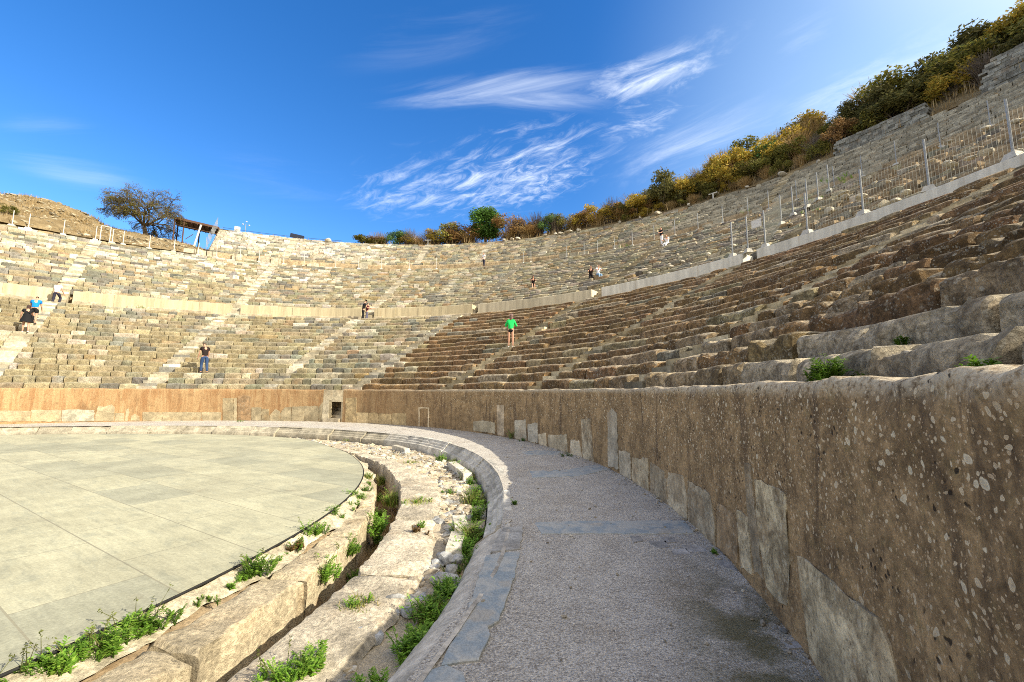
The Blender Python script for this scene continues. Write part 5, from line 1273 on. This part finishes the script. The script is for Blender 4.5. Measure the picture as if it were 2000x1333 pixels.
for a in [(60, 1330, -.40, .30, .19, 'weed at the very bottom left corner under the paving rim', 260, WG, 60, 3), (130, 1300, -.40, .30, .19, 'leafy weed left in the long bottom left clump by the paving rim', 420, WG, 58, 4), (215, 1268, -.40, .30, .19, 'tall stalked weed in the middle of the long bottom left clump', 460, WG, 58, 6), (280, 1225, -.40, .22, .19, 'weed with upright stalks at the upper end of the bottom left clump', 320, WG, 60, 5),
          (497, 1122, -.40, .24, .20, 'round leafy weed alone under the paving rim, left of the dry tuft', 420, WG, 60, 3), (575, 1072, -.40, .14, .14, 'brown dry tuft under the paving rim', 160, WD, 60, 2), (607, 1048, -.40, .22, .22, 'weed under the paving rim just beyond the brown dry tuft', 300, WG, 70, 3), (645, 1010, -.40, .20, .18, 'weed under the paving rim beside the pale block top', 260, WG, 75, 0), (682, 975, -.40, .24, .18, 'feathery weed under the paving rim at the bend', 300, WG, 80, 0), (712, 936, -.40, .20, .18, 'smallest weed where the paving rim turns away', 200, WG, 90, 0),
          (640, 1130, -.60, .20, .26, 'yellow green weed climbing the hewn block face in the drain', 300, WG, 60, 3), (676, 1085, -.60, .22, .26, 'bushy weed in the drain half way along', 340, WG, 70, 0), (738, 1040, -.70, .30, .34, 'dark leaved weed in the drain before the bend', 420, WG, 75, 0), (765, 985, -.75, .25, .40, 'weed deep in the shaded drain at the bend', 320, WG, 90, 0), (745, 945, -.75, .18, .35, 'pale weed in the far shaded drain', 200, WG, 90, 0), (600, 1175, -.80, .10, .14, 'small round weed low in the drain', 110, WG, None, 0),
          (700, 1180, ZR+.06, .24, .10, 'flat weed in the joint between two big drain blocks', 240, WG, 20, 0), (815, 982, ZR+.05, .34, .13, 'wide tuft at the near edge of the rubble beside a cut block', 320, WG, 0, 0), (805, 905, ZR, .30, .14, 'yellowish tuft in the far rubble', 200, WG, 0, 0), (770, 890, ZR, .25, .10, 'thin low tuft farthest in the rubble', 120, WG, 0, 0), (876, 965, ZR, .28, .14, 'yellow green tuft in the middle of the rubble', 260, WG, 0, 0), (812, 1040, ZR+.06, .18, .10, 'tuft of dry brown grass on the big drain block', 220, WD, 0, 0), (822, 1030, ZR+.06, .08, .10, 'small green sprig behind the dry brown tuft', 60, WG, 0, 0),
          (862, 900, ZR, .26, .28, 'bright weed at the kerb foot, left of a pair', 260, WG, 120, 0), (888, 908, ZR, .20, .28, 'darker weed at the kerb foot, right of a pair', 200, WG, 120, 0), (915, 935, ZR, .26, .26, 'weed at the kerb foot behind the white stone bar', 240, WG, 110, 0), (925, 985, ZR, .30, .34, 'tall weed mass against the fluted kerb at the bend', 420, WG, 95, 0), (893, 1045, ZR, .16, .28, 'narrow weed standing beside the two white bars', 220, WG, 95, 0), (920, 1060, ZR, .26, .36, 'bright sunlit weed leaning on the kerb beside the cut stone', 460, WG, 85, 0), (898, 1090, ZR, .24, .24, 'weed in front of the sunlit one, by the cobbles', 300, WG, 85, 0), (930, 1108, ZR, .34, .26, 'dark spreading weed hanging over the worn kerb', 420, WG, 80, 0),
          (862, 1175, ZR, .24, .22, 'upper part of the long shaded weed bank at the worn kerb', 320, WG, 72, 0), (838, 1215, ZR, .28, .24, 'middle of the long shaded weed bank at the worn kerb', 420, WG, 70, 0), (812, 1268, ZR, .24, .22, 'lower end of the long shaded weed bank at the worn kerb', 320, WG, 70, 0), (600, 1310, ZR+.05, .22, .14, 'bright weed by the rounded drain block at the bottom', 380, WG, 20, 2), (545, 1330, ZR+.05, .18, .14, 'weed cut by the bottom edge beside the rounded drain block', 240, WG, 20, 2),
          (923, 842, 0, .30, .30, 'weed at the wall foot beside the first marble slab', 160, WG, None, 0), (1001, 857, 0, .28, .36, 'taller weed at the wall foot between slab and pilaster', 200, WG, None, 0), (1020, 862, 0, .20, .14, 'low weed on the walkway right of the taller one', 90, WG, None, 0), (1104, 891, 0, .16, .14, 'single weed on the walkway edge half way along the wall', 120, WG, None, 0), (1396, 1083, 0, .05, .05, 'tiny weed at the wall foot by the tall marble slabs', 40, WG, None, 0), (1004, 985, 0.0, .03, .07, 'sprig growing from the kerb top at the shadow edge', 50, WG, None, 0),
          (470, 824, 0, .30, .12, 'low weed at the far wall foot below the tall panels', 80, WG, 0, 0), (290, 846, -.30, .30, .10, 'little tuft below the far kerb on the left', 60, WG, 0, 0), (245, 846, -.30, .30, .08, 'faint tuft below the far kerb farther left', 50, WG, 0, 0), (680, 860, -.35, .3, .14, 'tuft by the grey kerb fragment before the far kerb', 70, WG, 0, 0)]:
    weed('weed', *a)
def pt_weed(R, th, z, w, h_, label, n, sp, group):
    p = pol(R, th, z); t = weed('weed', 1000+th*3, 1100+R, 0, w, h_, label, n, WG, sp); t.location = p; t['group'] = group
for th in (-15.2, -13.2, -11.3, -9.4, -7.0, -4.6, -1.2, 2.6, 5.6, 8.4, 11.5, 14.6, 18.2):
    pt_weed(float(R_ORCH(th))+.16, th, -.41, .17, .12+.05*math.sin(th*9), 'low green weed filling the joint under the paving rim', 170, 90+th, 'low weeds under the paving rim')
for th in (-3.0, 4.2, 11.5, 18.5):
    pt_weed(float(R_CHI(th))+.12, th, -.92, .16, .20, 'green weed rooted on the drain floor', 220, 90+th, 'weeds on the drain floor')
for th in (-16.5, -14.6, -12.6, -10.4, -8.4, -6.6, -3.5, -1.0, 2.0, 5.2, 8.5, 12.5, 17.0, 21.0, 26.0):
    pt_weed(float(R_KFOOT(th))-.10, th, -.42, .20, .22+.06*math.sin(th*7), 'green weed crowding the foot of the kerb', 240, 90+th, 'weeds crowding the kerb foot')
def weed_at(p, w, h_, label, n, cols=WG):
    rng_u = 1000+p.x; t = weed('weed', 1000, 1200, 0, w, h_, label, n, cols); t.location = p
R, th, z = 16.72, *on_cyl(1637, 738, 16.72); weed_at(pol(16.66, th, HW), .13, .20, 'dense round green weed on top of the podium wall', 620)
th, z = on_cyl(1920, 720, 16.7); weed_at(pol(16.7, th, HW), .06, .11, 'small weed on the wall top at the right edge', 120)
th, z = on_cyl(1748, 672, 17.3); weed_at(pol(17.36, th, LOW[0][1]+RISE), .06, .07, 'tiny weed under the rounded boulder of the second row', 60)
R, th, z = low_at(275, 603); weed_at(pol(R, th, z), .55, .35, 'lone green weed on the left rows below the parapet', 160)
for u, v, w in [(1640, 352, 1.0), (1600, 390, .8), (1590, 415, .9), (1460, 415, .7), (1222, 482, .9)]:
    R, th, z = mid_at(u, v) if v > 330 else upp_at(u, v); weed_at(pol(R, th, z), w, .35, {1640: 'green patch of weeds high behind the mesh fence', 1600: 'green weeds half way up behind the mesh fence', 1590: 'bright weeds low behind the mesh fence', 1460: 'yellowish weeds on the grey rows left of the climbing fence', 1222: 'green weeds on the rows above the seated pair'}[u], 200)

# ------------------------------------------------------------------ bare spreading tree on the left ridge
def bare_tree(p, H, W_, label):
    rng = random.Random(12); t = thing('bare_tree', label, 'tree', p)
    trunk = MB(); tw = MB(); lf = MB(); nr = np.random.default_rng(4); tips = []
    def grow(q, d, L, r, lev):
        n = 4; pts = [q]; rad = [r]; dd = d.normalized()
        for i in range(n):
            dd = (dd+Vector((rng.uniform(-.22, .22), rng.uniform(-.22, .22), rng.uniform(-.12, .14) if lev < 2 else rng.uniform(-.30, .06)))).normalized()
            pts.append(pts[-1]+dd*L/n); rad.append(r*(1-.45*(i+1)/n))
        (trunk if lev < 2 else tw).tube([tuple(v) for v in pts], rad, 6 if lev < 2 else (4 if lev < 4 else 3), cap=False)
        if lev >= 5: tips.append(pts[-1]); return
        k = {0: 8, 1: 5, 2: 5, 3: 5, 4: 4}[lev]
        for i in range(k):
            s = rng.uniform(.45, 1.0) if lev > 0 else rng.uniform(.75, 1.0); j = min(n-1, int(s*n)); b = pts[j].lerp(pts[j+1], s*n-j)
            az = rng.uniform(0, 6.28); out = Vector((math.cos(az), math.sin(az), 0))
            if lev == 0: az = i*6.28/k+rng.uniform(-.3, .3); nd = Vector((math.cos(az), math.sin(az), rng.uniform(.30, 1.1)))
            else: nd = dd*.85+out*rng.uniform(.4, .8)+Vector((0, 0, rng.uniform(-.15, .22)))
            grow(b, nd, L*{0: 1.62, 1: .66, 2: .62, 3: .62, 4: .66}[lev]*rng.uniform(.8, 1.15), r*{0: .42, 1: .5, 2: .5, 3: .55, 4: .6}[lev], lev+1)
    grow(Vector((0, 0, -.3)), Vector((.02, 0, 1)), H*.30, H*.052, 0)
    for q in tips:
        if rng.random() < .9: leaves(lf, nr, q, (.32, .32, .28), 5, .06, [(.20, .19, .05), (.24, .21, .05), (.15, .16, .04), (.24, .16, .06)], .5, .1)
    a = trunk.build('trunk', M_BARK); a.parent = t; b = tw.build('branches', M_BARK); b.parent = t; c = lf.build('leaves', M_LEAF); c.parent = t
    return t
th, z = on_cyl(284, 455, 54.2); tr = bare_tree(pol(54.2, th, float(hill_z(54.2, th))), 5.8, 10, 'wide spreading nearly leafless tree on the left ridge')

# ------------------------------------------------------------------ people
def skin_mesh(chains, sub=1):
    """chains: lists of (x, y, z, r) joined where coordinates coincide -> one smooth closed mesh"""
    bm = bmesh.new(); lay = bm.verts.layers.skin.new(); seen = {}; root = True
    for ch in chains:
        prev = None
        for x, y, z, *r in ch:
            k = (round(x, 4), round(y, 4), round(z, 4))
            if k not in seen:
                v = bm.verts.new((x, y, z)); v[lay].radius = (r[0], r[1] if len(r) > 1 else r[0]); v[lay].use_root = root; root = False; seen[k] = v
            v = seen[k]
            if prev is not None and prev != v and not bm.edges.get((prev, v)): bm.edges.new((prev, v))
            prev = v
    me = bpy.data.meshes.new('tmp'); bm.to_mesh(me); bm.free()
    o = bpy.data.objects.new('tmp', me); COL.objects.link(o)
    m = o.modifiers.new('s', 'SKIN'); m.use_smooth_shade = True
    s = o.modifiers.new('u', 'SUBSURF'); s.levels = sub; s.render_levels = sub
    dg = bpy.context.evaluated_depsgraph_get(); out = bpy.data.meshes.new_from_object(o.evaluated_get(dg)); bpy.data.objects.remove(o)
    return out
def cloth(name, col):
    n = 'cloth_'+name
    return MATS[n] if n in MATS else m_plain(n, col, .85, 0, .12, 30)
def person(p, rz, label, top, bottom, pose, hair=(.03, .02, .015), H=1.74, long_top=False, short=None, skirt=False, hat=None, hairlen=.0, sleeves='short', bag=None, group=None):
    """pose: lean (deg forward), hip/knee flex per leg, arms (shoulder flex, abduct, elbow flex), drop = pelvis height"""
    k = H/1.74; t = thing('person', label, 'person', p, rz, group, k)
    g = math.radians; lean = g(pose.get('lean', 5)); ph = pose.get('pelvis', .92)
    pel = Vector((0, 0, ph))
    def sp(h_, f=0.0, s=0.0): return pel+Vector((s, math.sin(lean)*h_+math.cos(lean)*f, math.cos(lean)*h_-math.sin(lean)*f))
    waist, chest, neck0 = sp(.16), sp(.36, -.01), sp(.53, -.015)
    hl = lean+g(pose.get('head', 0)); nk = neck0+Vector((0, math.sin(hl)*.07, math.cos(hl)*.07)); hd = nk+Vector((0, math.sin(hl)*.11+.015, math.cos(hl)*.11)); ht = hd+Vector((0, math.sin(hl)*.09, math.cos(hl)*.09))
    def leg(s, hip, knee, ab=2):
        h0 = pel+Vector((s*.09, 0, -.03)); a = g(hip); kn = h0+Vector((s*math.sin(g(ab))*.43, math.sin(a)*.43, -math.cos(a)*.43)); b = a-g(knee)
        an = kn+Vector((s*.005, math.sin(b)*.42, -math.cos(b)*.42)); return h0, kn, an, Vector((an.x+s*.02, an.y+.16, an.z-.045))
    def arm(s, fl, ab, el):
        s0 = sp(.48, 0, s*.175); a = g(fl); u_ = Vector((s*math.sin(g(ab)), math.sin(a)*math.cos(g(ab)), -math.cos(a)*math.cos(g(ab)))); e = s0+u_*.29
        b = a+g(el); w = Vector((s*math.sin(g(ab))*.3, math.sin(b), -math.cos(b))).normalized(); wr = e+w*.25; return s0, e, wr, wr+w*.085, w
    legs = [leg(-1, *pose['legs'][0]), leg(1, *pose['legs'][1])]; arms = [arm(-1, *pose['arms'][0]), arm(1, *pose['arms'][1])]
    v = lambda q, *r: (q.x, q.y, q.z, *r)
    ch = [[v(pel, .135, .105), v(waist, .125, .10), v(chest, .15, .11), v(neck0, .07), v(nk, .052), v(hd, .080, .092), v(ht, .062, .07)]]
    ch.append([v(hd, .08), v(hd+Vector((0, .095, -.01)), .016)])
    for L in legs: ch.append([v(pel, .135), v(L[0], .088), v(L[0].lerp(L[1], .5), .076), v(L[1], .056), v(L[1].lerp(L[2], .35), .055), v(L[2], .036), v(L[3], .034, .025)])
    for s, A in zip((-1, 1), arms):
        ch.append([v(chest, .15), v(A[0], .056), v(A[0].lerp(A[1], .5), .046), v(A[1], .038), v(A[1].lerp(A[2], .4), .036), v(A[2], .025), v(A[3], .030, .018)])
        w = A[4]; sd = Vector((0, 1, 0)).cross(w); sd = sd.normalized() if sd.length > .1 else Vector((1, 0, 0)); sd = w.cross(sd).normalized()
        for i, ln in enumerate((.065, .078, .084, .074)):
            b = A[3]+sd*(i-1.5)*.018+w*.012; ch.append([v(A[3], .03), v(b, .010), v(b+w*ln*.5, .009), v(b+w*ln*.9+Vector((0, .012, 0)), .007)])
        b = A[2].lerp(A[3], .4)-sd*.03; ch.append([v(A[3], .03), v(b+w*.03-sd*.012, .011), v(b+w*.075-sd*.018, .008)])
    me = skin_mesh(ch); me.materials.append(M_SKIN); o = child('body', me, t)
    def part(name, chains, mat, sub=1):
        me = skin_mesh(chains, sub); me.materials.append(mat); return child(name, me, t)
    hem = pel+Vector((0, 0, -.02)) if not long_top else pel+Vector((0, 0, -.10))
    tc = [[v(hem, .165, .135), v(pel.lerp(waist, .5), .155, .125), v(waist, .15, .12), v(chest, .175, .135), v(sp(.50, -.01), .10, .085)]]
    for A in arms:
        if sleeves == 'short': tc.append([v(chest, .17), v(A[0], .078), v(A[0].lerp(A[1], .55), .064)])
        else: tc.append([v(chest, .17), v(A[0], .085), v(A[0].lerp(A[1], .5), .078), v(A[1], .066), v(A[2], .045)])
    part('shirt' if not skirt else 'dress_top', tc, top)
    if skirt:
        mb = MB(); n = 20; prof = [(.165, .16), (.20, .0), (.25, -.16), (.30, -.34)]
        P = np.array([[[math.cos(a)*r*(1+.06*math.sin(5*a)), math.sin(a)*r*.85*(1+.06*math.cos(4*a))+.0, ph+z] for r, z in prof] for a in np.linspace(0, 2*math.pi, n, endpoint=False)])
        mb.grid(P, None, closed=True); q = mb.build('skirt', bottom, smooth=60); q.parent = t
    else:
        pc = [[v(pel.lerp(waist, .3), .148, .122), v(pel, .155, .13)]]
        for L in legs:
            if short: pc.append([v(pel, .155), v(L[0], .112), v(L[0].lerp(L[1], short), .098)])
            else: pc.append([v(pel, .155), v(L[0], .11), v(L[0].lerp(L[1], .5), .094), v(L[1], .078), v(L[1].lerp(L[2], .45), .074), v(L[2]+Vector((0, 0, .02)), .062)])
        part('trousers' if not short else 'shorts', pc, bottom)
    for L in legs:
        f = L[2]+Vector((0, -.035, -.045)); part('shoe', [[v(f, .042, .04), v(L[2]+Vector((0, .06, -.055)), .045, .036), v(L[3]+Vector((0, .03, -.012)), .035, .025)]], cloth('shoe_'+str(pose.get('shoe', 'dark')), (.7, .7, .68) if pose.get('shoe') == 'white' else (.05, .05, .05)))
    hc = [[v(hd+Vector((0, -.03, .02)), .088, .09), v(ht+Vector((0, -.015, .012)), .078, .075)]]
    if hairlen: hc.append([v(hd+Vector((0, -.03, .02)), .088), v(nk+Vector((0, -.07, -.02)), .075, .05), v(nk+Vector((0, -.09, -hairlen)), .06, .035)])
    part('hair', hc, cloth('hair%d' % int(hair[0]*1000), hair))
    if hat: 
        part('cap', [[v(hd+Vector((0, -.01, .055)), .098, .10), v(ht+Vector((0, 0, .035)), .07, .07)], [v(hd+Vector((0, -.01, .055)), .098), v(hd+Vector((0, .15, .05)), .06, .014)]], hat)
    if bag:
        mb = MB(); s = -1 if bag[0] == 'l' else 1
        mb.box(pel+Vector((s*.24, .02, -.06)), (.10, .26, .24), 0); mb.tube([sp(.5, .02, -s*.12), sp(.25, -.17, 0), pel+Vector((s*.22, -.03, .05))], .012, 4); q = mb.build('shoulder_bag', bag[1]); q.parent = t
    return t
CL = lambda up_leg, k, **kw: kw
def stand_on(rows, u, v, at):
    R, th, z = at(u, v); r, z = tread_of(rows, R, z); p = pol(r, th, z); return p, math.atan2(p.y, p.x)-math.pi/2
BLK, NAVY = cloth('black', (.012, .012, .014)), cloth('denim', (.03, .06, .14))
climb = lambda s, lean=18, **k: dict(lean=lean, pelvis=.90, legs=[(42, 60), (-4, 8)] if s else [(-4, 8), (42, 60)], arms=[(8, 8, 25), (12, 8, 30)], **k)
p, rz = stand_on(LOW, 400, 727, low_at)
person(p, rz+.35, 'person in a dark tee and blue jeans bending his head, lowest left rows', cloth('umber', (.02, .013, .012)), NAVY, dict(lean=10, head=35, pelvis=.90, legs=[(14, 20), (-6, 6)], arms=[(6, 10, 20), (10, 10, 25)]), hair=(.10, .06, .045), H=1.82)
p, rz = stand_on(LOW, 997, 679, low_at)
person(p, rz-.1, 'person in a bright green long sleeved top and black shorts climbing the brown rows', cloth('green', (.02, .56, .12)), BLK, dict(lean=8, head=20, pelvis=.92, legs=[(2, 4), (-2, 4)], arms=[(24, 22, 70), (20, 18, 80)], shoe='white'), hair=(.10, .035, .025), H=1.72, short=.38, hairlen=.2, sleeves='long', hat=cloth('pink_cap', (.62, .45, .45)))
p = pol(29.2, on_cyl(709, 621, 29.2)[0], 7.60); rz = math.atan2(p.y, p.x)-math.pi/2
person(p, rz-1.2, 'person in black tee, black trousers and cap standing at the parapet, the left one', BLK, BLK, dict(lean=8, head=18, pelvis=.92, legs=[(6, 4), (-8, 6)], arms=[(30, 6, 70), (24, 8, 60)], shoe='white'), H=1.84, hat=BLK)
p = pol(29.5, on_cyl(716, 621, 29.5)[0], 7.60)
person(p, rz-1.35, 'person in maroon top and grey trousers half hidden behind the one in the black cap', cloth('maroon', (.10, .02, .03)), cloth('slate', (.10, .10, .15)), dict(lean=6, pelvis=.92, legs=[(10, 6), (-6, 4)], arms=[(50, 8, 60), (40, 8, 55)], shoe='white'), H=1.66)
p = pol(29.3, on_cyl(108, 590, 29.3)[0], 7.60); rz = math.atan2(p.y, p.x)-math.pi/2
person(p, rz-.5, 'person in a white tee and dark trousers stepping up at the parapet gap', cloth('white', (.80, .80, .80)), cloth('ink', (.03, .03, .05)), climb(0, 12, shoe='white'), H=1.74)
p, rz = stand_on(LOW, 66, 630, low_at)
person(p, rz-.15, 'person in a blue tee and black shorts climbing the left stairway', cloth('blue', (.01, .20, .62)), BLK, climb(1, 24, head=15), H=1.82, short=.75)
p, rz = stand_on(LOW, 50, 648, low_at)
person(p, rz, 'person in a short black dress with a bag strap on the left stairway', BLK, BLK, dict(lean=24, head=15, pelvis=.92, legs=[(12, 14), (-10, 4)], arms=[(10, 14, 25), (10, 14, 25)], shoe='white'), H=1.68, skirt=True, hair=(.05, .03, .025), hairlen=.12, bag=('r', BLK))
p = pol(43.5, on_cyl(945, 535, 43.5)[0], MID[21][1]+MR); rz = math.radians(76-90)
person(p, rz+2.6, 'tiny person in a white top and dark trousers on the upper gangway', cloth('white', (.80, .80, .80)), cloth('ink', (.03, .03, .05)), dict(lean=4, pelvis=.92, legs=[(6, 4), (-6, 4)], arms=[(10, 8, 40), (10, 8, 40)]), H=1.76)
def seated(u, v, turn, *a, **k):
    R, th, z = mid_at(u, v); r, z = tread_of(MID, R, z); r -= .02
    # the seat under the person is one row up from the feet
    person(pol(r, th, z-.435+.02), math.radians(th+90)+turn, *a, **k)
sit = lambda **k: dict(lean=12, pelvis=.54, legs=[(78, 62), (82, 66)], arms=[(42, 8, 45), (38, 10, 50)], **k)
seated(1043, 557, .5, 'tiny person with bare legs and black hair crouching on the middle rows', cloth('umber', (.02, .013, .012)), BLK, sit(head=20), short=.6, hair=(.01, .01, .012), hairlen=.15)
seated(1155, 541, .5, 'tiny person in dark clothes seated left in a pair on the middle rows', cloth('umber', (.02, .013, .012)), BLK, sit(), H=1.78)
seated(1166, 541, .9, 'tiny person in pale top and light jeans seated right in the pair', cloth('white', (.80, .80, .80)), cloth('sky_denim', (.22, .36, .52)), sit(), hair=(.10, .08, .05))
R, th, z = mid_at(1293, 480); r, z = tread_of(MID, R, z)
person(pol(r, th, z), math.radians(th+60), 'tiny person in black top and white trousers standing high on the grey rows', BLK, cloth('white', (.80, .80, .80)), dict(lean=3, pelvis=.92, legs=[(6, 4), (-6, 4)], arms=[(20, 8, 60), (15, 10, 50)]), H=1.72)
R, th, z = mid_at(1306, 476); r, z = tread_of(MID, R, z)
person(pol(r, th, z-.435), math.radians(th+80), 'tiny person in pale clothes sitting beside the standing one in white trousers', cloth('white', (.80, .80, .80)), cloth('white', (.80, .80, .80)), sit(), H=1.7)
